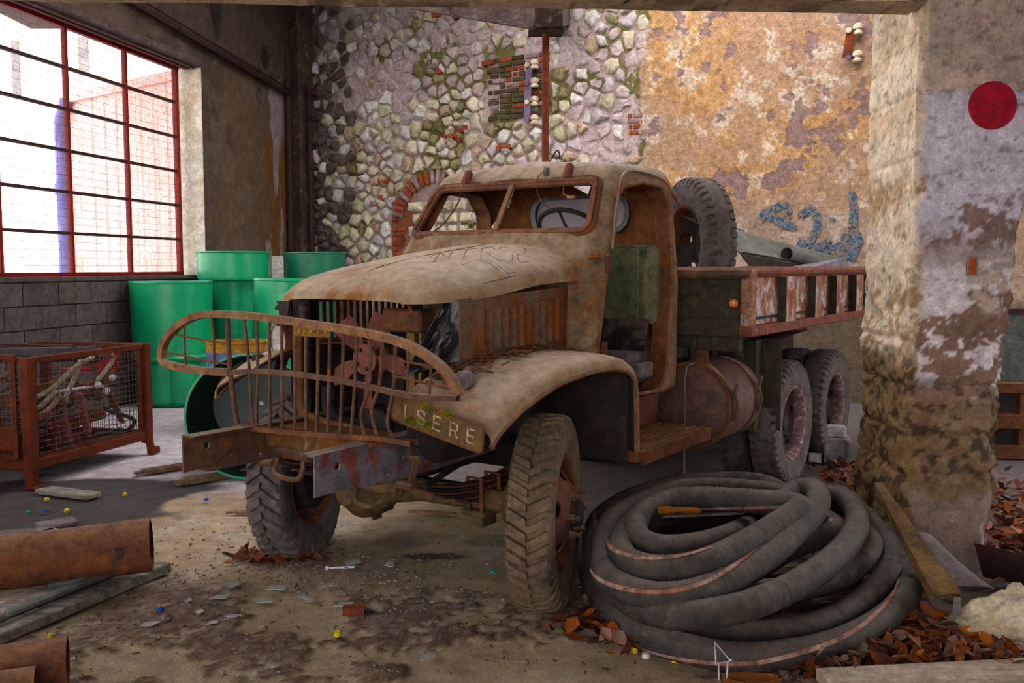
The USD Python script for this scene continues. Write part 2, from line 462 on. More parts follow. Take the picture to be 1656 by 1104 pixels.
def LW(l, z, off=0.0):
    l, z, off = np.broadcast_arrays(np.asarray(l, float), np.asarray(z, float), np.asarray(off, float))
    return L0 + l[..., None] * LU + off[..., None] * LN + z[..., None] * np.array([0, 0, 1.0])


def lbox(mb, l0, l1, z0, z1, o0, o1, ch=0):
    return mb.box(LW((l0 + l1) / 2, (z0 + z1) / 2, (o0 + o1) / 2), (l1 - l0, o1 - o0, z1 - z0), LR, ch)


wl = tag(UsdGeom.Xform.Define(stage, W + '/wall_left').GetPrim(), kind='structure')


def wall_colour(l, z):
    n1, n2, n3 = F(l, z, s=0.9, seed=21), F(l, z, s=2.6, seed=22), F(l * 5, z * 0.8, s=1.2, seed=23)
    c = blend(np.full(l.shape + (3,), (0.165, 0.12, 0.085)), (0.11, 0.08, 0.06), sm(n1, 0.42, 0.6))
    c = blend(c, (0.20, 0.155, 0.12), 0.6 * sm(n2, 0.53, 0.62))
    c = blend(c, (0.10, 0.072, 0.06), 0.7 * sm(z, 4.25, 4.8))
    st = sm(l + 1.6 * (n2 - .5) + .5 * (n3 - .5), 14.95, 15.1) * sm(4.5 - z + 1.2 * (n3 - .5), 0, 0.3)
    c = blend(c, (0.22, 0.12, 0.045), st * 0.8)
    c = blend(c, (0.42, 0.37, 0.38), st * sm(n3, 0.5, 0.56) * sm(15.75 - l, 0, .3) * 0.8)
    c = blend(c, (0.10, 0.08, 0.075), st * sm(n3, 0.40, 0.46)[::1] * sm(0.47 - n3, 0, .05) * 0.8)
    edge = sm(13.32 + 0.5 * (n2 - .5) - 0.12 * sm(z, 2, 3.6) - l, 0, 0.05)
    c = blend(c, (0.11, 0.095, 0.08), 0.8 * edge * sm(3.9 - z, 0, .8))
    for hl, hz, ra, rb in ((13.45, 5.25, .18, .42), (14.95, 4.82, .15, .17), (14.82, 4.22, .10, .12)):
        c = blend(c, (0.045, 0.038, 0.03), sm(1.1 - np.hypot((l - hl) / ra, (z - hz) / rb) + 0.9 * (n2 - .5), 0, .12))
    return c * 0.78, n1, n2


def wall_panel(l0, l1, z0, z1, d=0.03):
    l, z = np.meshgrid(np.arange(l0, l1 + d / 2, d), np.arange(z0, z1 + d / 2, d), indexing='ij')
    c, n1, n2 = wall_colour(l, z)
    off = 0.025 * (n1 - .5) + 0.015 * (n2 - .5)
    for hl, hz, ra, rb in ((13.45, 5.25, .18, .42), (14.95, 4.82, .15, .17), (14.82, 4.22, .10, .12)):
        off = off - 0.05 * sm(1.1 - np.hypot((l - hl) / ra, (z - hz) / rb) + 0.9 * (n2 - .5), 0, .2)
    off = off - 0.02 * sm(z, 4.62, 4.66) * 0 + 0.05 * sm(z + 0.04 * (n2 - .5), 4.55, 4.6)
    return MB().grid(LW(l, z, off)), c.reshape(-1, 3)


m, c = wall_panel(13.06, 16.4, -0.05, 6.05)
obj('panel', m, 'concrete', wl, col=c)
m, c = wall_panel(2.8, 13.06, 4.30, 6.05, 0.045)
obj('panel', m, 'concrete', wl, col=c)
# the jamb of the window opening, towards the camera
o, z = np.meshgrid(np.linspace(-0.36, 0.0, 20), np.linspace(1.5, 4.33, 90), indexing='ij')
n2 = F(o, z, s=3, seed=31)
c = blend(np.full(o.shape + (3,), (0.88, 0.82, 0.70)), (0.74, 0.64, 0.48), sm(n2, 0.45, 0.62))  # extra pale colour stands in for outside light on the jamb
c = blend(c, (0.72, 0.68, 0.6), sm(3.4 - z + 2 * (n2 - .5), 0, .2) * .6)
obj('jamb', MB().grid(LW(13.06 + 0.02 * (n2 - .5), z, o)), 'concrete', wl, col=c.reshape(-1, 3))
# solid core behind the faces
m = MB()
lbox(m, 13.08, 16.6, 0, 6.05, -0.40, -0.04)
lbox(m, 2.8, 13.08, 4.36, 6.05, -0.40, -0.04)
lbox(m, 2.8, 13.08, -0.05, 1.46, -0.40, -0.035)
lbox(m, -9, 2.8, 4.3, 6.05, -0.40, 0.0)
lbox(m, -9, -3.5, -0.05, 4.3, -0.40, 0.0)
lbox(m, 1.6, 2.8, -0.05, 4.3, -0.40, 0.0)
lbox(m, -3.5, 1.6, -0.05, 1.4, -0.40, 0.0)  # leaves an unseen opening above, added to light the pillar's left face
obj('core', m, 'block', wl)
obj('lintel', lbox(MB(), 2.8, 13.06, 4.27, 4.36, -0.36, 0.03, 0.012), 'timber', wl)
obj('sill', lbox(MB(), 2.8, 13.06, 1.455, 1.505, -0.36, 0.012, 0.01), 'block', wl)
rr = random.Random(5)
for r in range(6):
    z1 = 1.445 - r * 0.238
    l = 8.41 + (0.27 if r % 2 else 0)
    while l < 13.0:
        l1 = min(l + 0.537, 13.06)
        if l1 - l > 0.12:
            obj('block', lbox(MB(), l + 0.006, l1 - 0.006, max(z1 - 0.228, 0.0), z1, -0.05, 0.004 + rr.uniform(-0.004, 0.004), 0.006), 'block', wl)
        l += 0.537
lbox(m2 := MB(), 2.8, 8.6, 0, 1.45, -0.06, 0.0)
obj('render_coat', m2, 'block', wl)

# rail along the wall, with brackets, and pipes in the corner
t = thing('wall_rail', 'rusty iron rail running along the left wall above the window', 'rail')
obj('rail', MB().bar(LW(10.2, 4.74, 0.10), LW(15.92, 4.36, 0.10), 0.05, 0.07), 'dark_iron', t)
obj('rail', MB().bar(LW(10.2, 4.81, 0.13), LW(15.92, 4.42, 0.13), 0.02, 0.02), 'dark_iron', t)
for l in (11.2, 12.35, 13.3, 14.7):
    zz = 4.74 - (l - 10.2) * 0.0664
    obj('bracket', MB().bar(LW(l, zz, -0.02), LW(l, zz, 0.15), 0.05, 0.05).bar(LW(l, zz, 0.03), LW(l, zz + 0.2, 0.03), 0.05, 0.03), 'dark_iron', t)

# ================================================================ window
win = tag(UsdGeom.Xform.Define(stage, W + '/window_1').GetPrim(), kind='structure')
WO = -0.31
m = MB()
lbox(m, 5.2, 12.98, 4.225, 4.27, WO - 0.03, WO + 0.03)
lbox(m, 5.2, 12.98, 1.505, 1.55, WO - 0.03, WO + 0.03)
lbox(m, 12.90, 12.97, 1.505, 4.27, WO - 0.03, WO + 0.03)
obj('frame', m, 'red_paint', win)
cols = [12.90 - 1.11 * k for k in range(7)]
rows = [1.53 + 0.4533 * k for k in range(7)]
for l in cols[1:]:
    obj('mullion', lbox(MB(), l - 0.022, l + 0.022, 1.54, 4.24, WO - 0.025, WO + 0.03, 0.004), 'red_paint', win)
for z in rows[1:-1]:
    obj('glazing_bar', lbox(MB(), 6.2, 12.9, z - 0.016, z + 0.016, WO - 0.02, WO + 0.025), 'dark_iron', win)
for i in range(4):
    for j in range(6):
        la, lb, za, zb = cols[i + 1] + 0.02, cols[i] - 0.02, rows[j] + 0.012, rows[j + 1] - 0.012
        p = obj('pane', lbox(MB(), la, lb, za, zb, WO - 0.003, WO + 0.003), 'wired_glass', win)
        m = MB()
        for k in range(1, 5):
            zz = za + (zb - za) * k / 5
            m.tube([LW(la, zz, WO + 0.006), LW((la + lb) / 2, zz - rr.uniform(0, 0.008), WO + 0.006), LW(lb, zz, WO + 0.006)], 0.0017, 3)
        for k in range(1, 5):
            ll = la + (lb - la) * (k - 0.3 + rr.uniform(-.1, .1)) / 4.4
            m.tube([LW(ll, za, WO + 0.006), LW(ll, zb, WO + 0.006)], 0.0012, 3)
        obj('wire_mesh', m, 'dark_iron', p)
# outer lintel strips: rusty rail and board under the head of the opening
t = thing('lintel_rail', 'long rusty steel strip under the head of the window opening', 'strip')
obj('strip', lbox(MB(), 6, 13.0, 4.24, 4.265, -0.2, -0.14), 'rust_pipe', t)
obj('strip', lbox(MB(), 6, 13.0, 4.245, 4.27, -0.10, -0.05), 'timber', t)

# ================================================================ back wall (u along it, z, w towards the room)
BA = np.array([-3.66, 15.9, 0])
BE = unit((0.854, -0.520, 0))
BN = np.array([BE[1], -BE[0], 0])
BR = np.stack([BE, -BN, (0, 0, 1)], 1)


def BW(u, z, w=0.0):
    u, z, w = np.broadcast_arrays(np.asarray(u, float), np.asarray(z, float), np.asarray(w, float))
    return BA + u[..., None] * BE + w[..., None] * BN + z[..., None] * np.array([0, 0, 1.0])


wb = tag(UsdGeom.Xform.Define(stage, W + '/wall_back').GetPrim(), kind='structure')
EDGE = lambda z: 6.35 + 0.25 * (F(z, 3.3, s=1.3, seed=40) - 0.5) * 2 + 0.12 * (F(z, 1, s=5, seed=41) - .5) * 2


def plaster_colour(u, z):
    a, b, d, e = F(u, z, s=0.9, seed=51), F(u, z, s=2.3, seed=52), F(u, z, s=6, seed=53, o=6), F(u, z, s=17, seed=54)
    mix = 0.42 * a + 0.28 * b + 0.2 * d + 0.1 * e
    c = blend(np.full(u.shape + (3,), (0.43, 0.295, 0.205)), (0.27, 0.185, 0.155), sm(.7 * b + .3 * d, 0.46, 0.54))
    och = sm(mix + 0.13 * np.exp(-((u - 7.0) / 0.45) ** 2 - ((z - 3.6) / 1.2) ** 2) + .07 * np.exp(-((u - 8.2) / 0.8) ** 2 - ((z - 2.9) / .5) ** 2) + 0.05 * np.exp(-((u - 7.9) / .8) ** 2 - ((z - 4.5) / .3) ** 2), 0.472, 0.54)
    c = blend(c, (0.52, 0.335, 0.185), och * 0.88)
    c = blend(c, (0.66, 0.48, 0.30), och * sm(.5 * d + .5 * e, 0.50, 0.57) * 0.8)
    c = blend(c, (0.36, 0.22, 0.12), och * sm(.5 * e + .5 * F(u, z, s=11, seed=57), 0.51, 0.57) * 0.6)
    pale = sm(0.6 * d + 0.4 * e + 0.10 * np.exp(-((u - 8.35) / 0.45) ** 2 - ((z - 3.7) / 0.35) ** 2) + 0.07 * np.exp(-((u - 6.9) / .3) ** 2 - ((z - 2.9) / .8) ** 2), 0.56, 0.60)
    c = blend(c, (0.64, 0.55, 0.45), pale * 0.8)
    c = blend(c, (0.33, 0.22, 0.15), sm(.5 * e + .5 * F(u, z, s=9, seed=58), 0.53, 0.57) * .55)
    purp = sm(0.55 * b + 0.45 * d + 0.10 * np.exp(-((u - 8.3) / 0.35) ** 2 - ((z - 3.1) / 0.45) ** 2) + 0.05 * e - .025, 0.555, 0.572)
    c = blend(c, (0.24, 0.165, 0.155), purp * 0.9)
    low = sm(2.45 - z + 0.6 * (b - .5), 0, .25)
    c = blend(c, (0.36, 0.28, 0.22), low * 0.65)
    c = blend(c, (0.52, 0.43, 0.35), low * sm(d, 0.5, 0.58) * 0.6)
    c = blend(c, (0.11, 0.085, 0.06), sm(1.55 - z + .8 * (b - .5), 0, .4) * 0.9)
    return c, d, purp


def rubble_colour(u, z):
    a, b, d = F(u, z, s=0.8, seed=61), F(u, z, s=2.2, seed=62), F(u, z, s=8, seed=63)
    c = blend(np.full(u.shape + (3,), (0.50, 0.41, 0.39)), (0.38, 0.31, 0.28), sm(b, 0.45, 0.58))
    c = blend(c, (0.26, 0.205, 0.17), sm(3.95 - z + 1.0 * (b - .5), 0, .5) * sm(5.2 - u, 0, .6) * 0.75)
    moss = sm(b + 0.10 * np.exp(-((u - 4.4) / 0.65) ** 2 - ((z - 4.1) / .65) ** 2) + 0.09 * np.exp(-((u - 2.3) / 1.6) ** 2 - ((z - 3.2) / .55) ** 2)
              + 0.05 * np.exp(-((u - 5.6) / .5) ** 2 - ((z - 3.9) / .5) ** 2) - 0.08 * sm(z, 4.75, 5.2), 0.54, 0.60)
    c = blend(c, (0.13, 0.125, 0.045), moss * 0.9)
    c = blend(c, (0.56, 0.49, 0.44), sm(d, 0.55, 0.62) * 0.5 * (1 - moss))
    soot = sm(1.5 - u + 0.9 * (b - .5), 0, 1.3)  # darker towards the left corner
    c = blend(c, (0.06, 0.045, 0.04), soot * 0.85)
    c = blend(c, (0.26, 0.10, 0.07), 0.8 * sm(.28 - np.abs(u - 2.35) + .3 * (d - .5), 0, .08) * sm(2.75 - z, 0, .1))
    return c, moss


u, z = np.meshgrid(axis((-0.4, 6.1, 0.035), (6.1, 9.5, 0.013), (9.5, 13, 0.06)), axis((-0.1, 1.4, 0.06), (1.4, 5.3, 0.014), (5.3, 6.1, 0.06)), indexing='ij')
cp, dpl, purp = plaster_colour(u, z)
cr, moss = rubble_colour(u, z)
wgt = sm(u - EDGE(z), -0.02, 0.03)
c = blend(cr, (0, 0, 0), wgt * 0) * (1 - wgt[..., None]) + cp * wgt[..., None]
w = wgt * (0.03 + 0.012 * (dpl - .5) - 0.008 * purp) + (1 - wgt) * 0.05 * (F(u, z, s=5, seed=66) - 0.5)
obj('plaster_face', MB().grid(BW(u, z, w)[:, ::-1]), 'plaster', wb, col=c[:, ::-1].reshape(-1, 3))
obj('core', MB().box(BW(6.5, 3.0, -0.35), (14.5, 0.5, 6.3), BR), 'mortar', wb)

# rubble stones and bricks, each set into the mortar
BRICKS = [  # u0, u1, z0, z1, materials
    (3.86, 4.92, 3.72, 4.66, ('brick_moss',) * 9 + ('brick_lilac',) * 3 + ('brick_red', 'brick_red', 'brick_orange')),
    (6.06, 6.48, 3.36, 3.70, ('brick_red', 'brick_orange', 'brick_red', 'brick_lilac'))]
bpoly = [sbox(*(a - .04 for a in (b[0], b[2])), b[1] + .04, b[3] + .04) for b in BRICKS] + [Point(2.85, 2.35).buffer(0.72), sbox(2.1, 1.2, 2.55, 2.62)]
blocked = unary_union(bpoly)
pts = []
cellr = {}
rs = np.random.default_rng(3)
k = 0
while k < 14000 and len(pts) < 2200:
    k += 1
    p = np.array([rs.uniform(0.15, 6.5), rs.uniform(1.5, 5.85)])
    r = 0.10 + 0.15 * rs.random() ** 1.6
    g = (int(p[0] / 0.3), int(p[1] / 0.3))
    if all(math.hypot((p[0] - q[0]) * 0.85, p[1] - q[1]) > (r + q[2]) / 2 for a in (-1, 0, 1) for b in (-1, 0, 1) for q in cellr.get((g[0] + a, g[1] + b), ())):
        cellr.setdefault(g, []).append((p[0], p[1], r))
        pts.append(p)
pts = np.array(pts)
vor = Voronoi(np.vstack([pts, [(-3, 0), (12, 0), (-3, 9), (12, 9)]]))
stones = []
for i in range(len(pts)):
    reg = vor.regions[vor.point_region[i]]
    if -1 in reg or len(reg) < 4:
        continue
    poly = Polygon(vor.vertices[reg])
    if poly.area > 0.13:
        continue
    ed = float(EDGE(np.array(pts[i][1])))
    if pts[i][0] > ed - 0.06:
        continue
    g = 0.008 + 0.014 * rs.random()
    poly = poly.buffer(-g - .018).buffer(.018, quad_segs=2)
    poly = poly.difference(blocked)
    if poly.is_empty or poly.geom_type != 'Polygon' or poly.area < 0.004:
        continue
    q = np.array(poly.segmentize(0.06).exterior.coords)[:-1]
    q = q + rs.normal(size=q.shape) * 0.006
    poly = Polygon(q).buffer(0)
    if poly.geom_type != 'Polygon':
        continue
    stones.append((poly.simplify(0.007), pts[i]))


def pillow(poly, d, tilt, seed):
    q = np.array(poly.exterior.coords)[:-1]
    if Polygon(q).exterior.is_ccw is False:
        q = q[::-1]
    r_ = random.Random(seed)
    cen = q.mean(0)
    n = len(q)
    mid = cen + (q - cen) * 0.88 + np.array([[r_.uniform(-.006, .006) for _ in (0, 1)] for _ in q])
    inn = cen + (q - cen) * 0.5
    dz = lambda p, h: h + (p - cen) @ tilt
    V = np.vstack([BW(q[:, 0], q[:, 1], -0.03), BW(mid[:, 0], mid[:, 1], dz(mid, d * 0.72) + np.array([r_.uniform(-.007, .007) for _ in q])), BW(inn[:, 0], inn[:, 1], dz(inn, d) + np.array([r_.uniform(-.010, .010) for _ in q])), BW(cen[0], cen[1], d)[None]])
    a, b = np.arange(n), (np.arange(n) + 1) % n
    quad = lambda s, t: np.vstack([np.stack([s + a, s + b, t + b], 1), np.stack([s + a, t + b, t + a], 1)])
    f = np.vstack([quad(0, n), quad(n, 2 * n), np.stack([2 * n + a, 2 * n + b, np.full(n, 3 * n)], 1)])
    return V, f


def seen(p):
    return 0.45 < p[0] < 6.5 and p[1] > (3.05 if 3.2 < p[0] < 6.6 else 1.9)


stones.sort(key=lambda s: -(s[0].area * (1.0 if seen(s[1]) else 0.02)))
rest = {}
for i, (poly, p) in enumerate(stones):
    b = float(F(p[0], p[1], s=2.2, seed=62))
    big = float(F(p[0], p[1], s=1.1, seed=67, o=3))
    mossy = b + 0.09 * math.exp(-((p[0] - 2.3) / 1.6) ** 2 - ((p[1] - 3.1) / .6) ** 2) + 0.08 * math.exp(-((p[0] - 4.4) / 0.75) ** 2 - ((p[1] - 4.1) / .75) ** 2) > 0.575
    up = p[1] + .8 * (big - .5) > 4.15 or p[0] > 5.3
    sunk = up and rs.random() < (.66 if p[0] < 5.3 else .35)      # plastered over: hardly stands out
    kind = rs.choice(['stone_cream', 'stone_lilac', 'stone_green', 'stone_white', 'stone_tan'], p=(.14, .46, .05, .28, .07) if up else (.36, .14, .12, .24, .14))
    if sunk:
        kind = 'stone_plaster'
    elif mossy and rs.random() < 0.42:
        kind = 'stone_moss'
    if p[0] < 1.3 and rs.random() < 1.05 - p[0] * 0.6:
        kind = 'stone_soot'  # darker stones near the left corner
    d = (0.004 if sunk else 0.022 if up else 0.042) + 0.03 * rs.random()
    V, f = pillow(poly, d, rs.uniform(-.13, .13, 2), i)
    if i < 285:
        obj('stone', (V, f), kind, wb, smooth=50)
    else:
        rest.setdefault(kind, MB()).add(V, f)
for kind, m in rest.items():
    tag(obj('small_stones', m, kind, wb, smooth=50), kind='stuff')

nb = 0


def brick(cu, cz, lu, lz, rot, material, proud=0.02):
    R = BR @ rotm([0, 1, 0], rot)
    obj('brick', MB().box(BW(cu, cz, proud - 0.03), (lu, 0.07, lz), R, 0.006), material, wb)


rb = random.Random(9)
for u0, u1, z0, z1, ms in BRICKS:
    r, z = 0, z0 + 0.033
    while z < z1 - 0.02:
        x = u0 - (0.11 if r % 2 else 0)
        while x < u1:
            l = 0.215 if rb.random() < .75 else 0.105
            a, b = max(x, u0 + rb.uniform(0, .06)), min(x + l, u1 - rb.uniform(0, .04))
            if b - a > 0.05 and rb.random() > 0.05:
                brick((a + b) / 2, z, b - a - 0.02, 0.056, rb.uniform(-1, 1), rb.choice(ms), 0.022 + rb.uniform(-.014, .014))
            x += l + 0.002
        z += 0.0745
        r += 1
# brick arch of a walled-up opening, with its jamb, and white stone infill
for k in range(13):
    a = math.radians(168 - k * 8.2)
    brick(2.95 + 0.74 * math.cos(a), 2.28 + 0.70 * math.sin(a), 0.055, 0.20, 90 - math.degrees(a), rb.choice(('brick_red', 'brick_orange', 'brick_red', 'brick_lilac')), 0.05)
for k in range(14):
    zz = 1.5 + k * 0.078
    for x in ((2.16, 2.30) if k % 2 else (2.23,)):
        if rb.random() > 0.2:
            brick(x, zz, 0.10 if k % 2 else 0.2, 0.06, rb.uniform(-2, 2), rb.choice(('brick_red', 'brick_red', 'brick_lilac')), 0.04)
for k, (x, zz) in enumerate(((3.10, 3.55), (3.2, 3.50), (3.3, 3.56), (3.38, 3.50), (3.40, 3.62), (2.95, 4.60), (3.02, 4.52), (2.98, 5.35), (3.9, 4.55), (3.98, 4.62), (4.05, 3.33), (4.2, 3.35), (1.9, 2.7), (1.75, 2.62), (1.95, 2.95), (3.5, 3.66))):
    brick(x, zz, 0.10 + 0.05 * (k % 3), 0.07, rb.uniform(-12, 12), ('brick_red', 'brick_lilac', 'brick_orange', 'brick_red')[k % 4], 0.05)
for j in range(7):  # squared stones of the infill under the arch
    x = 2.42 + (0.10 if j % 2 else 0)
    while x < 3.5:
        l = rb.uniform(0.16, 0.34)
        zz = 1.35 + j * 0.185
        if math.hypot(x + l / 2 - 2.95, max(zz - 2.2, 0)) < 0.60:
            obj('stone', pillow(sbox(x, zz, x + l - 0.03, zz + 0.15).buffer(-.02).buffer(.02, quad_segs=2), 0.06, rs.uniform(-.1, .1, 2), j * 9 + 5),
                rb.choice(('stone_cream', 'stone_white', 'stone_green')), wb, smooth=45)
        x += l
# blue paint scrawl on the plaster
strokes = [[(7.95, 2.25), (8.02, 2.30), (8.12, 2.33), (8.20, 2.38), (8.26, 2.30)], [(8.05, 2.22), (8.15, 2.18), (8.25, 2.12), (8.32, 2.10)],
           [(8.42, 2.24), (8.52, 2.30), (8.60, 2.22), (8.60, 2.05), (8.52, 1.9)], [(8.38, 1.80), (8.44, 1.90), (8.50, 1.80), (8.62, 1.84), (8.74, 1.90)],
           [(9.0, 2.46), (9.03, 2.30), (9.02, 2.1), (9.03, 1.9), (9.02, 1.72)], [(8.7, 1.76), (8.84, 1.84), (8.95, 1.86), (9.05, 1.8)], [(7.62, 2.05), (7.72, 2.02)],
           [(8.5, 1.7), (8.62, 1.72), (8.8, 1.66), (8.92, 1.72)], [(8.93, 1.95), (9.05, 2.0), (9.1, 1.9)]]
g = unary_union([LineString(catmull(s, 8)).buffer(0.05) for s in strokes])
rp = np.random.default_rng(4)
g = g.difference(unary_union([Point(rp.uniform(7.5, 9.2), rp.uniform(1.6, 2.5)).buffer(rp.uniform(.006, .024), quad_segs=2) for _ in range(260)]))
g = unary_union([g] + [Point(8.2 + .35 * rp.normal(), 2.0 + .22 * rp.normal()).buffer(rp.uniform(.004, .018), quad_segs=2) for _ in range(50)]).simplify(0.004)
obj('blue_scrawl', MB().prism(g, 0.004, BW(0, 0, 0.042), BE, (0, 0, 1)), 'blue_paint', wb, label='faded blue paint scrawl')

# dark pilaster in the far corner
t = struct('trim_1', MB().box(BW(0.2, 3.0, 0.10), (0.62, 0.5, 6.2), BR, 0.02), 'dark_timber')
t = thing('corner_pipes', 'dark rusty pipes running up the far left corner', 'pipes')
obj('pipe', MB().tube([BW(0.33, z, 0.42) for z in (0, 2, 4, 5.05)] + [BW(0.30, 5.2, 0.42), BW(0.1, 5.24, 0.42)], 0.05, 8), 'dark_iron', t)
obj('pipe', MB().tube([BW(0.62, z, 0.25) for z in (0, 2, 4.3)] + [BW(0.62, 4.5, .25)], 0.035, 8), 'dark_iron', t)
for z in (3.2, 3.6, 4.0, 4.4):
    obj('clamp', MB().box(BW(0.62, z, 0.2), (0.14, 0.16, 0.05), BR, 0.01), 'dark_iron', t)

# insulator racks
for (uu, z0, z1, n, ml, lab) in ((4.63, 3.66, 4.42, 4, 'lilac_metal', 'lilac flat bar with four white porcelain insulators, beside the rusty post on the rubble wall'),
                                 (8.95, 4.03, 4.34, 2, 'rust_pipe', 'short rusty bar with two white porcelain insulators on the plaster beside the pillar top')):
    t = thing('insulator_rack', lab, 'insulator rack')
    obj('bar', MB().bar(BW(uu - 0.03, z0, 0.12), BW(uu + 0.01, z1, 0.12), 0.10, 0.02, up=BN), ml, t)
    for k in range(n):
        zz = z0 + (z1 - z0) * k / (n - 1)
        obj('insulator', MB().lathe([(0, 0.0), (0.055, 0), (0.06, 0.02), (0.04, 0.05), (0.06, 0.07), (0.058, 0.11), (0.03, 0.13), (0, 0.13)],
                                    BW(uu + 0.08, zz - 0.05, 0.09), (0, 0, 1), 12), 'porcelain', t)
        obj('bolt', MB().cyl(BW(uu - 0.01, zz, 0.12), BW(uu - 0.01, zz, 0.16), 0.032, 8), 'porcelain' if k % 2 else 'lilac_metal', t)
        obj('arm', MB().bar(BW(uu, zz, 0.11), BW(uu + 0.1, zz, 0.11), 0.03, 0.02), 'dark_iron', t)

# ================================================================ roof, beams
m = MB()
for a, b, cc, d in ((-9, 10, -9, 6.6), (-9, 10, 12.2, 18), (-9, -2.2, 6.6, 12.2), (4.6, 10, 6.6, 12.2)):
    m.box(((a + b) / 2, (cc + d) / 2, 6.12), (b - a, d - cc, 0.12))
struct('ceiling', m, 'ceiling_board')
m = MB().box((4.75, -4.6, 3), (5.5, .3, 6.1)).box((-8.0, -4.6, 3), (2, .3, 6.1)).box((-2.5, -4.6, 5.4), (9.2, .3, 1.3))
struct('wall_front', m, 'block')  # unseen wall added to limit the light from the front
struct('wall_right', MB().box((7.65, -0.9, 3), (.3, 7.6, 6.1)).box((7.65, 9.6, 3), (.3, 2.2, 6.1)).box((7.65, 5.7, 4.7), (.3, 5.6, 2.7)), 'block')  # unseen wall added to keep light off from the right
x, a = np.meshgrid(np.linspace(-4.2, 2.06, 250), np.arange(5), indexing='ij')
prof = np.array([(-0.14, 0.0), (0.10, 0.0), (0.10, 0.42), (-0.14, 0.42), (-0.14, 0.0)])
n1 = F(x, a, s=1.5, seed=71)
yy = 4.80 + 0.055 * x + prof[a, 0] + 0.012 * (n1 - .5)
zz = 2.915 + prof[a, 1] + 0.015 * (F(x, a, s=4, seed=72) - .5)
c = blend(np.full(x.shape + (3,), (0.66, 0.56, 0.43)), (0.50, 0.40, 0.29), sm(F(x, a * .3, s=1.6, seed=73), 0.45, 0.6))
c = blend(c, (0.08, 0.065, 0.05), sm(F(x, a * 3, s=6, seed=74), 0.6, 0.63) * .8)
m = MB()
for k in range(4):
    pair = lambda A: A[:, k:k + 2]
    m.grid(np.stack([pair(x), pair(yy), pair(zz)], -1)[:, ::-1])
cc = np.concatenate([c[:, k:k + 2][:, ::-1].reshape(-1, 3) for k in range(4)])
p = struct('trim_2', m, 'plaster', col=cc)
tag(p, 'pale concrete beam crossing above the truck to the pillar')
t = thing('beam_cable', 'thin dark cable dangling over the pale overhead beam', 'cable')
obj('wire', MB().tube(catmull([(0.95, 4.75, 3.3), (0.90, 4.68, 3.1), (0.76, 4.69, 2.96), (0.62, 4.68, 2.92), (0.55, 4.75, 2.90)], 6), 0.006, 5), 'dark_iron', t)
obj('hook', MB().tube(catmull([(0.26, 4.68, 2.98), (0.25, 4.66, 2.94), (0.27, 4.66, 2.93)], 5), 0.005, 5), 'dark_iron', t)

t = thing('roof_beam', 'dark square-ended roof timber resting on the rusty post', 'beam')
tb = np.array([0.36, 9.3, 4.07])
dirb = unit((0.30, 3.9, 1.0))
obj('beam', MB().bar(tb - dirb * 0.15, tb + dirb * 4.1, 0.27, 0.30, ch=0.012), 'dark_timber', t)
obj('bearing_plate', MB().box((0.33, 9.4, 3.90), (0.34, 0.3, 0.03)), 'dark_timber', t)
for (a, b, w_, h_, nm, mt) in (((0.24, 9.45, 4.03), (-1.05, 10.2, 4.43), 0.05, 0.20, 'rafter', 'timber'), ((0.22, 9.6, 4.20), (-0.5, 9.5, 4.40), 0.06, 0.06, 'batten', 'grey_wood'),
                               ((0.2, 10.2, 4.35), (-1.5, 11.6, 5.0), 0.05, 0.22, 'rafter', 'dark_timber'), ((-0.56, 9.80, 4.12), (-0.68, 9.86, 4.36), 0.06, 0.06, 'cleat', 'dark_timber')):
    t2 = thing('roof_' + nm, {'rafter': 'purple-grey weathered plank rafter sloping down to the roof timber' if mt == 'timber' else 'darker rear plank rafter behind the weathered one', 'batten': 'thin pale batten beside the roof timber', 'cleat': 'small dark cleat hanging from the rafter'}[nm], nm)
    obj(nm, MB().bar(a, b, w_, h_, ch=0.006), mt, t2)
t = thing('roof_post', 'thin rusty iron post standing behind the truck cab under the roof timber', 'post')
obj('pole', MB().cyl((0.33, 9.42, 0), (0.33, 9.42, 3.89), 0.036, 14), 'rust_pipe', t)
obj('base_plate', MB().box((0.33, 9.42, 0.01), (0.2, 0.2, 0.02)), 'rust_pipe', t)
obj('hook', MB().tube(catmull([(0.36, 9.38, 2.62), (0.44, 9.37, 2.75), (0.47, 9.37, 2.70), (0.43, 9.37, 2.66)], 6), 0.008, 6), 'dark_iron', t)

# ================================================================ pillar
PW, PD = 0.56, 0.72                      # front width, depth; front left corner at PC
PC = np.array([2.075, 4.90])
ang = math.radians(-2.5)
pe, pn = np.array([math.cos(ang), math.sin(ang)]), np.array([-math.sin(ang), math.cos(ang)])
per = [(0, PD), (0, 0), (PW, 0), (PW, PD), (0, PD)]
ss, corner = [], []
for (a, b), (cx, cy) in zip(per[:-1], per[1:]):
    k = max(2, int(math.hypot(cx - a, cy - b) / 0.014))
    for q in range(k):
        ss.append((a + (cx - a) * q / k, b + (cy - b) * q / k))
ss.append(per[-1])
ss = np.array(ss)
zs = np.arange(-0.03, 3.7, 0.014)
S, Zp = np.meshgrid(np.arange(len(ss)), zs, indexing='ij')
a, b = ss[S, 0], ss[S, 1]
q = np.stack([a, b], -1)
n1, n2, n3 = F(a, b, Zp, s=1.8, seed=81), F(a, b, Zp, s=5, seed=82), F(a, b, Zp, s=16, seed=83)
inward = np.stack([PW / 2 - a, PD / 2 - b], -1)
inward /= np.linalg.norm(inward, axis=-1, keepdims=True)
rough_ = sm(2.3 - Zp, 0, 1.2)
dep = 0.05 * (n1 - .5) + (0.02 + 0.05 * rough_) * (n2 - .5) + (0.008 + 0.03 * rough_) * (n3 - .5)
dep = dep - 0.045 * sm(1.0 - Zp, 0, 0.9) * (a < 0.15)                     # the foot is wider on the left
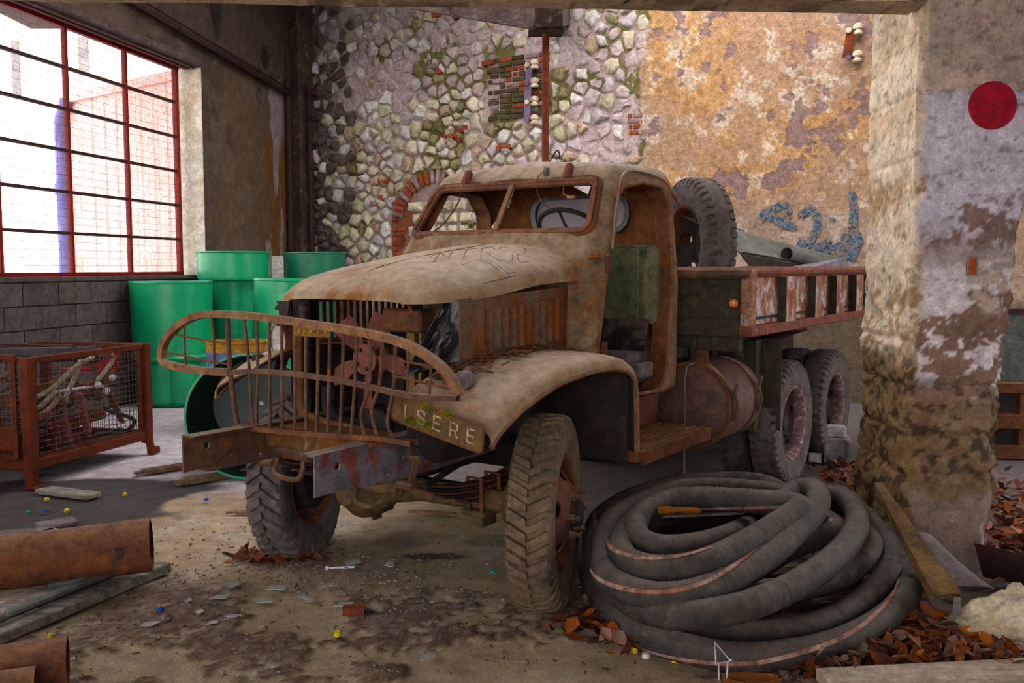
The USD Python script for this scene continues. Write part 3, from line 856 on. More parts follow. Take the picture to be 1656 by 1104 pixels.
dep = dep + 0.12 * sm(2.4 - Zp, 0, 2.4) * sm(a, PW - 0.16, PW)            # and eaten away on the right
for zj in (0.52, 0.72, 0.98, 1.22):
    dep = dep + 0.02 * sm(0.022 - np.abs(Zp - zj - 0.03 * (n1 - .5)), 0, 0.015)
joint2 = sm(0.02 - np.abs(Zp - 2.50 - 0.01 * (n1 - .5)), 0, .01) + sm(0.02 - np.abs(Zp - 2.15 + 0.02 * (a - .3)), 0, .01)
dep = dep + 0.012 * joint2
pos = PC + (a[..., None] * pe + b[..., None] * pn) + dep[..., None] * (inward[..., :1] * pe + inward[..., 1:] * pn)
n4, n5 = F(a, b, Zp, s=9, seed=86), F(a, b, Zp, s=26, seed=87)
crisp = 0.4 * n2 + 0.3 * n4 + 0.3 * n5
c = blend(np.full(S.shape + (3,), (0.62, 0.51, 0.42)), (0.47, 0.38, 0.33), sm(n1, 0.42, 0.6))
lil = sm(Zp + 0.10 * (n2 - .5), 1.62, 1.90) * sm(2.51 - Zp, 0, .02)
c = blend(c, (0.72, 0.67, 0.75), lil * 0.92)
c = blend(c, (0.55, 0.48, 0.53), lil * sm(crisp, .53, .56) * .6)
brown = sm(crisp + .12 * (1.75 - Zp), 0.50, 0.53) * sm(2.02 - Zp, 0, .1) + sm(1.50 - Zp + .3 * (n2 - .5), 0, .1)
c = blend(c, (0.25, 0.165, 0.125), np.clip(brown, 0, 1) * .9)
white = sm(crisp + .035 * np.cos((Zp - 1.05) * 12) , 0.515, 0.53) * sm(1.75 - Zp, 0, .2) * sm(Zp, 0.80, 0.95)
c = blend(c, (0.84, 0.78, 0.77), white * .92)
c = blend(c, (0.22, 0.15, 0.09), sm(1.0 - Zp + .35 * (n2 - .5), 0, .15) * .85)
c = blend(c, (0.30, 0.225, 0.15), sm(1.0 - Zp, 0, .15) * sm(crisp, .5, .54) * .8)
c = blend(c, (0.055, 0.042, 0.03), sm(0.55 * n3 + .45 * n5, 0.53, 0.56) * sm(1.1 - Zp, 0, .2) * sm(Zp, .35, .55) * .85)
c = blend(c, (0.33, 0.26, 0.23), sm(0.50 - Zp + .2 * (n2 - .5), 0, .1) * .75)
lc = blend(np.full(S.shape + (3,), (0.88, 0.76, 0.60)), (0.74, 0.60, 0.43), sm(n2, 0.47, 0.6))  # left face paler: window light painted into its colour
lc = blend(lc, (0.45, 0.31, 0.19), sm(crisp + .16 * (1.75 - Zp), 0.51, 0.54) * sm(2.15 - Zp, 0, .15) * .85)
lc = blend(lc, (0.80, 0.72, 0.58), sm(n4, .54, .57) * sm(2.0 - Zp, 0, .3) * sm(Zp, 1.0, 1.3) * .8)
lc = blend(lc, (0.23, 0.16, 0.085), sm(1.22 - Zp + .5 * (n2 - .5), 0, .25) * .88)
lc = blend(lc, (0.06, 0.045, 0.028), sm(.6 * n3 + .4 * n5, .53, .56) * sm(1.3 - Zp, 0, .3) * .85)
lw_ = sm(0.05 + .09 * (n2 - .5) + .05 * (n4 - .5) - a, 0, .015)
c = c * (1 - lw_[..., None]) + lc * lw_[..., None]
c = blend(c, (0.13, 0.10, 0.085), sm(F(a, b, Zp, s=30, seed=85), 0.66, 0.69) * 0.55 * sm(Zp, 1.2, 2))
G = np.concatenate([pos, Zp[..., None]], -1)
struct('trim_3', MB().grid(G), 'pillar_concrete', col=c.reshape(-1, 3))


def PF(x, z, off=0.0):
    """a point on the front of the pillar"""
    v = PC + x * pe - off * pn
    return np.array([v[0], v[1], z])


t = thing('red_disc', 'flat round dark red disc fixed high on the concrete pillar', 'disc')
o = PF(0.375, 2.425, 0.012)
pf3 = np.array([-pn[0], -pn[1], 0])
obj('disc', MB().lathe([(0, 0.012), (0.116, 0.012), (0.121, 0.008), (0.121, 0), (0, 0)], o, pf3, 48), 'disc_red', t)
obj('hole_bolt', MB().cyl(o, o + pf3 * 0.018, 0.006, 8).bar(o + pf3 * .014, o + pf3 * .014 + np.array([.02, 0, 0]), .004, .004), 'dark_iron', t)
t = thing('wall_socket', 'small orange recess plate set into the pillar below the red disc', 'plate')
obj('plate', MB().box(PF(0.31, 1.61, 0.0), (0.035, 0.02, 0.085), None, 0.004), 'brick_orange', t)
obj('rim', MB().box(PF(0.31, 1.61, -0.004), (0.055, 0.02, 0.105), None, 0.004), 'grey_wood', t)

# ================================================================ the truck (x forward, y to its left, z up)
mat('paint_tan', (0.36, 0.275, 0.19), (0.27, 0.20, 0.135), (0.25, 0.12, 0.055), s1=2.6, s2=3.6, t3=(0.46, 0.60), rough=0.78, bump=0.15, bs=80,
    dust=((0.50, 0.41, 0.32), 0.55, 0.98, 0.8), fine=0.22, dirt=0.28)
mat('paint_cab', (0.24, 0.175, 0.115), (0.175, 0.13, 0.085), (0.21, 0.09, 0.04), s1=3, s2=6, t3=(0.51, 0.64), rough=0.75, bump=0.15, bs=80,
    dust=((0.42, 0.34, 0.26), 0.3, 0.9, 0.7), fine=0.25)
mat('panel_rust', (0.14, 0.092, 0.065), (0.18, 0.065, 0.028), (0.10, 0.092, 0.075), s1=4.0, s2=6, t2=(0.42, 0.6), t3=(0.52, 0.62), stretch=(1.6, 1.6, 0.45), rough=0.8)
mat('rust_brown', (0.15, 0.07, 0.04), (0.09, 0.045, 0.03), (0.26, 0.10, 0.035), s1=5, s2=13, rough=0.85)
mat('rust_frame', (0.20, 0.10, 0.065), (0.13, 0.065, 0.045), (0.28, 0.17, 0.11), s1=5, s2=16, rough=0.8)
mat('rust_tan', (0.24, 0.14, 0.085), (0.16, 0.085, 0.05), (0.10, 0.05, 0.03), s1=5, s2=16, rough=0.85, dust=((0.36, 0.27, 0.19), 0.3, 0.9, .5))
mat('rust_orange', (0.30, 0.115, 0.035), (0.17, 0.07, 0.03), (0.34, 0.24, 0.15), s1=5, s2=15, rough=0.85)
mat('rust_mauve', (0.22, 0.095, 0.075), (0.15, 0.065, 0.055), (0.27, 0.13, 0.09), s1=4, s2=20, rough=0.75, t3=(0.6, 0.7))
mat('disc_rust', (0.16, 0.07, 0.05), (0.10, 0.05, 0.04), (0.20, 0.10, 0.065), s1=4, s2=14, rough=0.75)
mat('rim_lilac', (0.20, 0.13, 0.115), (0.13, 0.08, 0.07), (0.42, 0.34, 0.33), s1=6, s2=16, t3=(.52, .6), rough=0.7)
mat('tank_rust', (0.12, 0.07, 0.055), (0.085, 0.05, 0.04), (0.17, 0.10, 0.07), s1=4, s2=12, rough=0.6)
mat('cross_rust', (0.13, 0.075, 0.04), (0.20, 0.085, 0.03), (0.26, 0.19, 0.12), s1=6, s2=12, t3=(.56, .64), rough=0.85)
mat('cab_rust', (0.175, 0.077, 0.038), (0.115, 0.053, 0.03), (0.23, 0.11, 0.052), s1=4, s2=10, rough=0.85)
mat('frame_rust', (0.13, 0.075, 0.05), (0.085, 0.05, 0.035), (0.30, 0.12, 0.05), s1=4, s2=11, t3=(0.6, 0.7), rough=0.8, dust=((0.36, 0.28, 0.21), 0.4, 0.95, .7))
mat('frame_purple', (0.125, 0.112, 0.125), (0.088, 0.078, 0.088), (0.15, 0.05, 0.038), s1=6, s2=10, t3=(0.5, 0.6), rough=0.7, dust=((0.40, 0.32, 0.25), 0.4, 0.95, .7))
mat('grime', (0.02, 0.016, 0.013), (0.035, 0.026, 0.02), (0.06, 0.035, 0.02), s1=6, s2=14, rough=0.8)  # near black for greasy parts, and for shade painted into recesses
mat('ochre_grime', (0.14, 0.095, 0.05), (0.07, 0.05, 0.028), (0.04, 0.03, 0.02), s1=5, s2=9, rough=0.8)
mat('black_gloss', (0.015, 0.014, 0.015), (0.09, 0.07, 0.055), (0.16, 0.13, 0.10), s1=7, s2=12, rough=0.3, t2=(0.52, 0.6), t3=(0.6, 0.66), spec=0.5)
mat('rubber', (0.075, 0.063, 0.053), (0.11, 0.09, 0.072), (0.05, 0.042, 0.038), s1=5, s2=14, rough=0.9, bump=0.2)
mat('rubber_dusty', (0.17, 0.125, 0.085), (0.12, 0.09, 0.065), (0.07, 0.056, 0.045), s1=6, s2=13, rough=0.95, bump=0.3)
mat('rubber_grey', (0.13, 0.108, 0.098), (0.09, 0.075, 0.067), (0.063, 0.054, 0.048), s1=5, s2=12, rough=0.95, bump=0.25)
mat('bed_rust', (0.34, 0.20, 0.155), (0.26, 0.11, 0.055), (0.52, 0.45, 0.43), s1=5, s2=7, t3=(0.50, 0.58), stretch=(1.3, 1.3, 0.9), rough=0.8)
mat('bed_rim', (0.15, 0.10, 0.07), (0.09, 0.065, 0.045), (0.25, 0.14, 0.09), s1=5, s2=9, rough=0.8, dust=((0.30, 0.21, 0.16), .3, .9, .6))
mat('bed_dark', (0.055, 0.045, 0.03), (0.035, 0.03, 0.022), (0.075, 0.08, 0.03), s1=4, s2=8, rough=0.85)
mat('bed_red', (0.21, 0.085, 0.065), (0.15, 0.065, 0.05), (0.38, 0.30, 0.27), s1=5, s2=10, t3=(0.58, 0.68), rough=0.8)
mat('canvas_green', (0.125, 0.135, 0.075), (0.085, 0.095, 0.05), (0.04, 0.055, 0.02), s1=3, s2=7, t3=(0.56, 0.7), rough=0.95, bump=0.3)
mat('canvas_tan', (0.19, 0.17, 0.11), (0.14, 0.125, 0.08), None, s1=3, rough=0.95)
mat('grey_panel', (0.17, 0.145, 0.14), (0.12, 0.095, 0.085), (0.24, 0.21, 0.21), s1=5, s2=12, rough=0.7)
mat('plate_brown', (0.135, 0.085, 0.042), (0.09, 0.058, 0.03), (0.18, 0.09, 0.04), s1=6, s2=14, rough=0.8)
mat('letter_cream', (0.42, 0.36, 0.25), (0.26, 0.21, 0.13), (0.14, 0.10, 0.06), s1=14, s2=30, t3=(0.55, 0.62), rough=0.85)
mat('moss', (0.16, 0.17, 0.015), (0.10, 0.12, 0.01), (0.30, 0.26, 0.02), s1=20, s2=40, rough=0.95)
mat('white_enamel', (0.75, 0.72, 0.70), (0.66, 0.60, 0.56), (0.45, 0.30, 0.2), s1=6, s2=14, t3=(0.64, .72), rough=0.4)
mat('graphite', (0.11, 0.095, 0.085), (0.17, 0.14, 0.11), (0.3, 0.23, 0.16), s1=10, s2=28, t3=(.54, .6), rough=0.8)
mat('brass', (0.23, 0.15, 0.06), (0.14, 0.09, 0.04), None, s1=8, rough=0.6, metal=0.3)
MAT['amber'] = usdkit.material(stage, '/World/Looks/amber', {'p': ('principled_bsdf', {'base_color': (0.75, 0.22, 0.03), 'roughness': 0.35, 'coat_weight': 0.4})}, [], surface='p.BSDF')
pane_material('dusty_glass', (0.55, 0.52, 0.55), (0.42, 0.38, 0.42), 0.55, 0.15)

truck = thing('dump_truck', 'derelict rusty tan army dump truck without doors or radiator, nose towards the left', 'truck', (-0.484, 4.881, 0), 236.08)


def mirror(G):
    G = np.asarray(G, float).copy()
    G[..., 1] *= -1
    return G[::-1]


# ---- wheels
def tyre(kind, flat=0.0, n=72, N=46):
    """axis along +y, centre at the origin; returns (carcass+lugs)"""
    m = MB()
    prof = [(.258, -.075), (.285, -.092), (.33, -.104), (.375, -.107), (.41, -.103), (.428, -.096), (.436, -.075), (.440, -.04), (.441, 0)]
    prof = prof + [(r, -a) for r, a in prof[-2::-1]] + [(.262, .06), (.262, -.06)]
    m.lathe(prof, ax=(0, 1, 0), n=n, closed=True)
    rtop = lambda a: 0.467 - 0.012 * (abs(a) / 0.095) ** 4
    if kind == 'chevron':
        secs = [(0.003, 0, 0), (0.03, .30, 0), (0.06, .65, 0), (0.088, .95, .002), (0.104, 1.0, .025), (0.109, 1.0, .062)]
        wid, shift = .53, 0.75
    else:
        N, secs = 46, [(0.048, 0, 0), (0.07, 0, 0), (0.092, 0, .004), (0.103, 0, .026), (0.107, 0, .05)]
        wid, shift = .66, 0
    pit = 2 * np.pi / N
    for s in (-1, 1):
        for k in range(N):
            V = []
            for (a, t, drop) in secs:
                top = rtop(a) - drop
                base = top - 0.036
                ph = (k + (0.5 if s > 0 else 0)) * pit + shift * pit * t
                for (r, hw) in ((base, wid * .56), (top, wid * .46)):
                    aa = a if r == top else a - (0.012 if drop else 0)
                    for sg in (-1, 1):
                        th = ph + sg * hw * pit
                        V.append((r * math.cos(th), s * aa, r * math.sin(th)))
            f = []
            q = len(secs)
            for i in range(q - 1):
                b, c_ = i * 4, i * 4 + 4
                f += [[b + 2, b + 3, c_ + 3, c_ + 2], [b, b + 2, c_ + 2, c_], [b + 3, b + 1, c_ + 1, c_ + 3]]
            f += [[0, 1, 3, 2], [q * 4 - 4, q * 4 - 2, q * 4 - 1, q * 4 - 3]]
            f = np.array(f)
            m.add(V, f if s > 0 else f[:, ::-1])
    if kind != 'chevron':   # worn continuous centre
        m.lathe([(.446, -.06), (.462, -.052), (.466, 0), (.462, .052), (.446, .06)], ax=(0, 1, 0), n=n)
    return m


def settle(m, centre_z, R):
    """the foot of a soft tyre rests flat on the floor"""
    v = np.array(m.v) @ R.T
    z = v[:, 2] + centre_z
    low = z < 0.006
    ax = R @ np.array([0, 1, 0])
    k = sm(0.16 - z, 0, 0.16)[:, None] * 0.10
    v = v + ax * (v @ ax)[:, None] * k * 2.2
    v[low, 2] = 0.006 - centre_z
    m.v = v.tolist()
    return m


_disc = {}


def wheel(parent, c, steer=0, out=1, kind='chevron', dish='front', tyre_mat='rubber_dusty', drop=0.0, name='wheel', inner=False, lugs=46):
    """out: +1 when the outer face looks to +y"""
    w = part(name, parent)
    c = np.array(c, float) - np.array([0, 0, drop])
    R = rotm([0, 0, 1], steer) @ (np.eye(3) if out > 0 else rotm([0, 0, 1], 180))
    put = lambda m: m.xform(R, c)
    ty = tyre(kind, N=lugs)
    ty = settle(ty, c[2], R) if drop else ty.xform(R)
    ty.xform(np.eye(3), c)
    obj('tyre', ty, tyre_mat, w, smooth=40)
    obj('rim', put(MB().lathe([(.262, -.088), (.275, -.092), (.278, -.082), (.255, -.07), (.245, -.03), (.245, .03), (.255, .07), (.278, .084), (.275, .094), (.262, .090),
                               (.243, .068), (.236, .03), (.236, -.03), (.243, -.068)], ax=(0, 1, 0), n=48, closed=True)), 'rim_lilac' if dish == 'rear' else 'rust_brown', w)
    if dish not in _disc:
        sgn = 1 if dish == 'front' else -1
        y0 = 0.035 if dish == 'front' else 0.02
        pr = [(.24, y0 - .03), (.225, y0), (.20, y0 + sgn * .03), (.13, y0 + sgn * .085), (.06, y0 + sgn * .09)]
        poly = pr + [(r - 0.0, a - 0.012) for r, a in pr[::-1]]
        tm = MB().lathe(poly, ax=(0, 0, 1), n=60, closed=True)
        man = m3.Manifold(m3.Mesh(np.array(tm.v, np.float32), np.array(tm.f, np.uint32)))
        if man.volume() < 0:
            man = m3.Manifold(m3.Mesh(np.array(tm.v, np.float32), np.array(tm.f, np.uint32)[:, ::-1].copy()))
        for k in range(5):
            a = 2 * math.pi * k / 5 + .3
            cut = m3.Manifold.cylinder(.4, .034, .034, 20).scale((1.0, 1.25, 1)).rotate((0, 0, math.degrees(a))).translate((.185 * math.cos(a), .185 * math.sin(a), -.2))
            man = man - cut
        k = man.to_mesh()
        v = np.asarray(k.vert_properties)[:, :3] @ np.array([[1, 0, 0], [0, 0, 1], [0, 1, 0]], float)
        _disc[dish] = (v, np.asarray(k.tri_verts)[:, ::-1])
    m = MB().add(*_disc[dish])
    obj('wheel_disc', put(m), 'disc_rust' if dish == 'front' else 'grime', w)  # rear dish near black: shade of the recess put into its colour
    y1 = (0.035 + .085) if dish == 'front' else -.07
    hub = [(0, y1 + .055), (.05, y1 + .055), (.062, y1 + .045), (.066, y1 + .0), (.10, y1 - .005), (.10, y1 - .03)] if dish == 'front' else [(0, .03), (.06, .03), (.075, .0), (.08, y1)]
    obj('hub', put(MB().lathe(hub[::-1], ax=(0, 1, 0), n=20)), 'grime', w)
    for k in range(6):
        a = 2 * math.pi * k / 6
        p = np.array([.105 * math.cos(a), y1, .105 * math.sin(a)])
        obj('lug_nut', put(MB().tube([p - [0, .01, 0], p + [0, .034, 0]], .021, 6).tube([p + [0, .03, 0], p + [0, .06, 0]], .011, 6)), 'frame_rust', w)
    if inner:
        obj('brake_drum', put(MB().lathe([(0, -.11), (.17, -.11), (.185, -.10), (.185, -.0), (.12, .0)], ax=(0, 1, 0), n=32)), 'grime', w)
    return w


STEER = 21
wheel(truck, (0.03, 0.80, .465), STEER, 1, drop=0.022, inner=True)
wheel(truck, (0.10, -0.80, .465), STEER, -1, drop=0.03, inner=True, tyre_mat='rubber_grey', lugs=36)
for xx in (-3.13, -4.25):
    for s in (1, -1):
        wheel(truck, (xx, s * .915, .465), 0, s, kind='road', dish='rear', tyre_mat='rubber_grey', drop=0.012)
        wheel(truck, (xx, s * .665, .465), 0, -s, kind='road', dish='rear', tyre_mat='rubber', drop=0.012)

# ---- chassis
for s, mt, nm in ((1, 'frame_purple', 'purple-grey chassis rail end with red rust'), (-1, 'frame_rust', None)):
    outl = Polygon([(-4.9, .69), (-4.9, .85), (1.158, .855), (1.158, .685), (1.0, .69), (.78, .665), (.30, .665), (-.4, .685)])
    holes = [Point(*p).buffer(r, quad_segs=4) for p, r in (((1.03, .79), .016), ((.80, .80), .016), ((.62, .75), .014), ((.90, .73), .008), ((.98, .715), .006), ((.55, .80), .008), ((.45, .72), .01), ((.72, .70), .008))]
    m = MB().prism(outl.difference(unary_union(holes)), .009, (0, s * .412 + .0045, 0), (1, 0, 0), (0, 0, 1))
    m.box((-1.87, s * .375, .851), (6.056, .082, .009)).box((-1.87, s * .375, .69), (5.9, .082, .009))
    r = obj('frame_rail', m, mt, truck, label=nm)
    for (bx, bz) in ((.80, .80), (.62, .75), (.45, .78), (.36, .70), (.30, .80)):
        obj('bolt', MB().cyl((bx, s * .41, bz), (bx, s * .43, bz), .014, 8), 'frame_rust', r)
obj('cross_member', MB().box((.60, 0, .80), (.16, .80, .085), None, .015).box((.68, 0, .785), (.012, .8, .09)), 'cross_rust', truck)
for xx in (-.9, -2.2, -3.7):
    obj('cross_member', MB().box((xx, 0, .76), (.14, .8, .13), None, .01), 'grime', truck)
for s in (1, -1):
    sp = part('leaf_spring', truck)
    for k in range(7):
        h = .62 - k * .085
        xs = np.linspace(-h, h, 9)
        z = .545 - .016 * k + .11 * (xs / .62) ** 2
        G = np.stack([np.stack([xs + .02, np.full(9, s * .43 + o), z], -1) for o in (-.032, .032)], 0)
        obj('leaf', MB().sheet(G, .011), 'grime' if k % 2 else 'rust_brown', sp)
    obj('shackle', MB().bar((.60, s * .475, .755), (.645, s * .475, .635), .012, .035, up=(1, 0, 0)).cyl((.60, s * .40, .755), (.60, s * .50, .755), .014, 10).cyl((.645, s * .40, .64), (.645, s * .49, .64), .018, 10), 'frame_rust', sp)
    for xx in (-.05, .10):
        obj('u_bolt', MB().tube([(xx, s * .39, .40), (xx, s * .39, .57), (xx, s * .47, .57), (xx, s * .47, .40)], .011, 8), 'rust_brown', sp)
    obj('spring_seat', MB().box((.025, s * .43, .395), (.20, .14, .03), None, .006).box((.025, s * .43, .355), (.13, .07, .07), None, .006), 'ochre_grime', sp)
obj('tow_hook', MB().tube(catmull([(.60, -.40, .70), (.66, -.36, .66), (.68, -.34, .60), (.66, -.22, .585), (.62, -.22, .64), (.60, -.26, .70)], 6), .013, 8).cyl((.60, -.42, .69), (.60, -.18, .69), .03, 12), 'frame_rust', truck)
obj('tow_hook', MB().tube(catmull([(.62, .40, .60), (.70, .36, .57), (.72, .30, .54), (.70, .20, .55), (.64, .16, .60)], 6), .013, 8).cyl((.62, .18, .61), (.62, .40, .61), .036, 12), 'ochre_grime', truck)
ax = part('front_axle', truck)
obj('axle_tube', MB().tube([(.03, -.68, .455), (.03, -.5, .455), (.03, -.2, .43), (.03, .05, .445), (.03, .68, .455)], [.055, .055, .09, .058, .055], 16), 'ochre_grime', ax)
obj('differential', MB().lathe([(0, -.19), (.07, -.185), (.125, -.14), (.155, -.06), (.16, .02), (.15, .08), (.11, .13), (.06, .2), (0, .21)], (.03, -.33, .41), (1, 0, .0), 26), 'ochre_grime', ax)
for a in range(10):
    p = np.array([.03, -.33 + .165 * math.cos(a * .628), .41 + .165 * math.sin(a * .628)])
    obj('flange_bolt', MB().cyl(p - [.03, 0, 0], p + [.03, 0, 0], .012, 6), 'grime', ax)
obj('steering_knuckle', MB().lathe([(0, -.02), (.10, 0), (.115, .05), (.10, .1), (0, .12)], (.03, .60, .455), (0, 1, 0), 18), 'ochre_grime', ax)
obj('steering_knuckle', MB().lathe([(0, -.02), (.10, 0), (.115, .05), (.10, .1), (0, .12)], (.03, -.60, .455), (0, -1, 0), 18), 'grime', ax)
obj('tie_rod', MB().tube([(-.22, -.62, .43), (-.22, .62, .43)], .018, 8).tube([(.03, .3, .62), (.3, .45, .66), (.55, .48, .62)], .015, 6), 'grime', ax)
obj('rear_axle', MB().tube([(-3.13, -.9, .465), (-3.13, -.2, .465), (-3.13, 0, .465), (-3.13, .2, .465), (-3.13, .9, .465)], [.055, .06, .17, .06, .055], 16), 'grime', truck)
obj('rear_axle', MB().tube([(-4.25, -.9, .465), (-4.25, -.2, .465), (-4.25, 0, .465), (-4.25, .2, .465), (-4.25, .9, .465)], [.055, .06, .17, .06, .055], 16), 'grime', truck)
obj('drive_shaft', MB().tube([(-1.2, 0, .62), (-3.0, 0, .5)], .04, 10).tube([(-1.0, -.1, .62), (-.1, -.3, .45)], .03, 10), 'grime', truck)

# ---- engine, fan, radiator frame
en = part('engine', truck)
obj('block', MB().box((-.20, 0, .90), (.86, .54, .50), None, .05).box((-.2, 0, .62), (.7, .34, .16), None, .04).box((-.75, 0, .74), (.6, .76, .5), None, .06).box((-1.4, 0, .68), (.7, .5, .34), None, .06), 'grime', en)
obj('cylinder_head', MB().box((-.2, .0, 1.20), (.84, .24, .13), None, .02).box((-.2, 0, 1.29), (.8, .16, .06), None, .02), 'grime', en)
obj('timing_cover', MB().box((.245, -.02, .93), (.05, .26, .40), None, .02).cyl((.26, -.02, .84), (.33, -.02, .84), .085, 20), 'grime', en)
obj('water_pump', MB().cyl((.2, -.02, 1.155), (.33, -.02, 1.155), .06, 16).cyl((.3, -.02, 1.155), (.325, -.02, 1.155), .09, 20), 'rust_brown', en)
obj('generator', MB().cyl((-.05, .27, 1.03), (.22, .27, 1.03), .06, 16), 'grime', en)
obj('oil_filler', MB().lathe([(0, 0), (.05, 0), (.05, .05), (.035, .06), (.035, .16), (0, .16)], (.12, .08, 1.27), (0, 0, 1), 16), 'grime', en)
obj('air_cleaner', MB().lathe([(0, 0), (.10, 0), (.11, .02), (.11, .12), (.08, .15), (0, .15)], (-.25, .1, 1.32), (0, 0, 1), 20), 'grime', en)
obj('hose', MB().tube(catmull([(.30, -.08, .82), (.36, -.18, .82), (.40, -.25, .88), (.38, -.28, 1.0)], 8), .035, 12), 'grime', en)
fan = part('cooling_fan', truck)
FC = np.array([.36, -.02, 1.155])
obj('fan_hub', MB().cyl(FC - [.03, 0, 0], FC + [.03, 0, 0], .05, 20).cyl(FC + [.02, 0, 0], FC + [.035, 0, 0], .075, 24), 'rust_mauve', fan)
for k in range(4):
    a = k * 1.57 + .5
    p = FC + np.array([.035, .05 * math.cos(a), .05 * math.sin(a)])
    obj('bolt', MB().cyl(p, p + [.012, 0, 0], .011, 6), 'grime', fan)
for a in (62, 133, 205, 270, -6):
    r = math.radians(a)
    e1, e2 = np.array([0, math.cos(r), math.sin(r)]), np.array([0, -math.sin(r), math.cos(r)])
    G = []
    for d, wd in ((.04, .030), (.09, .042), (.14, .068), (.20, .078), (.245, .066)):
        tw = math.radians(28)
        G.append([FC + e1 * d + (e2 * math.cos(tw) + np.array([1, 0, 0]) * math.sin(tw)) * wd * o * .75 + np.array([.012, 0, 0]) for o in (-1, -.35, .35, 1)])
    obj('fan_blade', MB().sheet(G, .006), 'rust_mauve', fan)
obj('side_baffle', MB().box((-.13, -.46, .93), (.98, .012, .46)), 'grime', en)  # added dark baffle, shuts off the bright view through the engine bay
rf = part('radiator_frame', truck)
obj('lower_pan', MB().tube(catmull([(.44, -.43, 1.32), (.44, -.43, 1.05), (.44, -.42, .93), (.45, -.36, .85), (.46, -.2, .825), (.46, .1, .80), (.46, .34, .80)], 8), [.030] * 49, 10, flat=.7), 'cross_rust', rf)
obj('side_plate', MB().box((.38, -.47, 1.14), (.012, .13, .60)).box((.30, -.535, 1.16), (.18, .012, .56)).box((.40, -.42, 1.2), (.05, .05, .44), None, .01), 'grime', rf)
pl = Polygon([(-.60, 1.30), (-.53, 1.30), (-.50, 1.43), (-.60, 1.43), (-.585, 1.41), (-.61, 1.40), (-.61, 1.385), (-.58, 1.38), (-.58, 1.345), (-.60, 1.335)])
obj('bracket', MB().prism(pl, .008, (.42, 0, 0), (0, 1, 0), (0, 0, 1)), 'grime', rf)
obj('side_post', MB().bar((.36, .255, .97), (.34, .24, 1.36), .05, .03, up=(1, 0, 0)).bar((.36, .31, .97), (.34, .30, 1.36), .016, .03, up=(1, 0, 0)), 'brass', rf)
obj('horn_box', MB().box((.32, .20, 1.35), (.12, .24, .11), None, .01), 'rust_brown', rf)
obj('badge_plate', MB().box((.805, .05, 1.317), (.012, .225, .05), None, .004), 'brass', rf)
m = MB()
for k, yy in enumerate((-.03, .0, .04, .085, .13)):
    a = np.linspace(0, 2 * np.pi, 14)
    m.tube(np.stack([np.full(14, .813), yy + .017 * np.cos(a), 1.317 + .015 * np.sin(a)], -1), .003, 5)
obj('badge_relief', m, 'rust_orange', rf)

# ---- hood, cowl, side panels
def hood_pt(x, t):
    w = np.where(x > .36, .36 + .185 * np.sqrt(np.clip((.56 - x) / .20, 0, 1)), .545 + .075 * (.36 - x) / 1.08)
    ze = 1.437 + .06 * sm(.55 - x, 0, .9) + .035 * sm(.2 - x, 0, .9)
    zc = 1.452 + .125 * np.clip((.56 - x) / .18, 0, 1) ** .6 + .165 * np.clip((.38 - x) / 1.1, 0, 1) ** .75
    p = 2.5
    return np.stack([x + .035 * sm(x, .3, .55) * (1 - np.abs(t) ** 2), w * t, ze + (zc - ze) * (1 - np.abs(t) ** p) ** (1 / p)], -1)


xs = np.concatenate([np.linspace(.56, .30, 16), np.linspace(.27, -.72, 26)])
ts = np.sin(np.linspace(-1, 1, 41) * np.pi / 2)
XX, TT = np.meshgrid(xs, ts, indexing='ij')
G = hood_pt(XX, TT)
G[..., 2] += 0.008 * (F(G[..., 0], G[..., 1], s=3, seed=91) - .5)
hood = obj('hood', MB().sheet(G, .007), 'paint_tan', truck, smooth=50)
obj('hinge_line', MB().tube([(x, 0, float(hood_pt(np.array(x), np.array(0.))[2]) + .004) for x in np.linspace(.5, -.7, 20)], .003, 6), 'rust_tan', hood)
obj('latch', MB().tube([(.44, .35, 1.50), (.47, .345, 1.48), (.50, .335, 1.45), (.47, .35, 1.40)], .008, 6).cyl((.47, .34, 1.455), (.49, .37, 1.45), .018, 10), 'rust_brown', hood)
# letters drawn in the dust of the hood
lines = [[(0, 0), (6, 18)], [(6, 18), (22, 4)], [(22, 4), (26, 22)], [(34, 21), (66, 23)], [(50, 22), (44, 3)], [(70, 2), (76, 22), (92, 22), (92, 13), (76, 11)], [(80, 11), (98, 2)],
         [(122, 20), (106, 22), (104, 14), (120, 11), (118, 3), (100, 2)], [(128, 19), (142, 21), (144, 13), (130, 9), (132, 3), (148, 5)], [(40, -4), (70, 2), (100, -5), (130, -3), (152, -12)], [(96, -2), (124, -8), (146, -22)], [(-8, 8), (-2, 16)]]
m = MB()
for ln in lines:
    q = catmull(ln, 6) if len(ln) > 2 else np.linspace(ln[0], ln[1], 8)
    xx, yy = .15 - .0024 * q[:, 0] - .017 * q[:, 1], .22 + .0023 * q[:, 0] - .0125 * q[:, 1]
    tt = np.clip(yy / (.545 + .075 * (.36 - xx) / 1.08), -.96, .96)
    m.tube(hood_pt(xx, tt) + np.array([0, 0, .0035]), .006, 5, flat=.35)
obj('scrawled_letters', m, 'graphite', hood, label='letters scrawled on the hood')

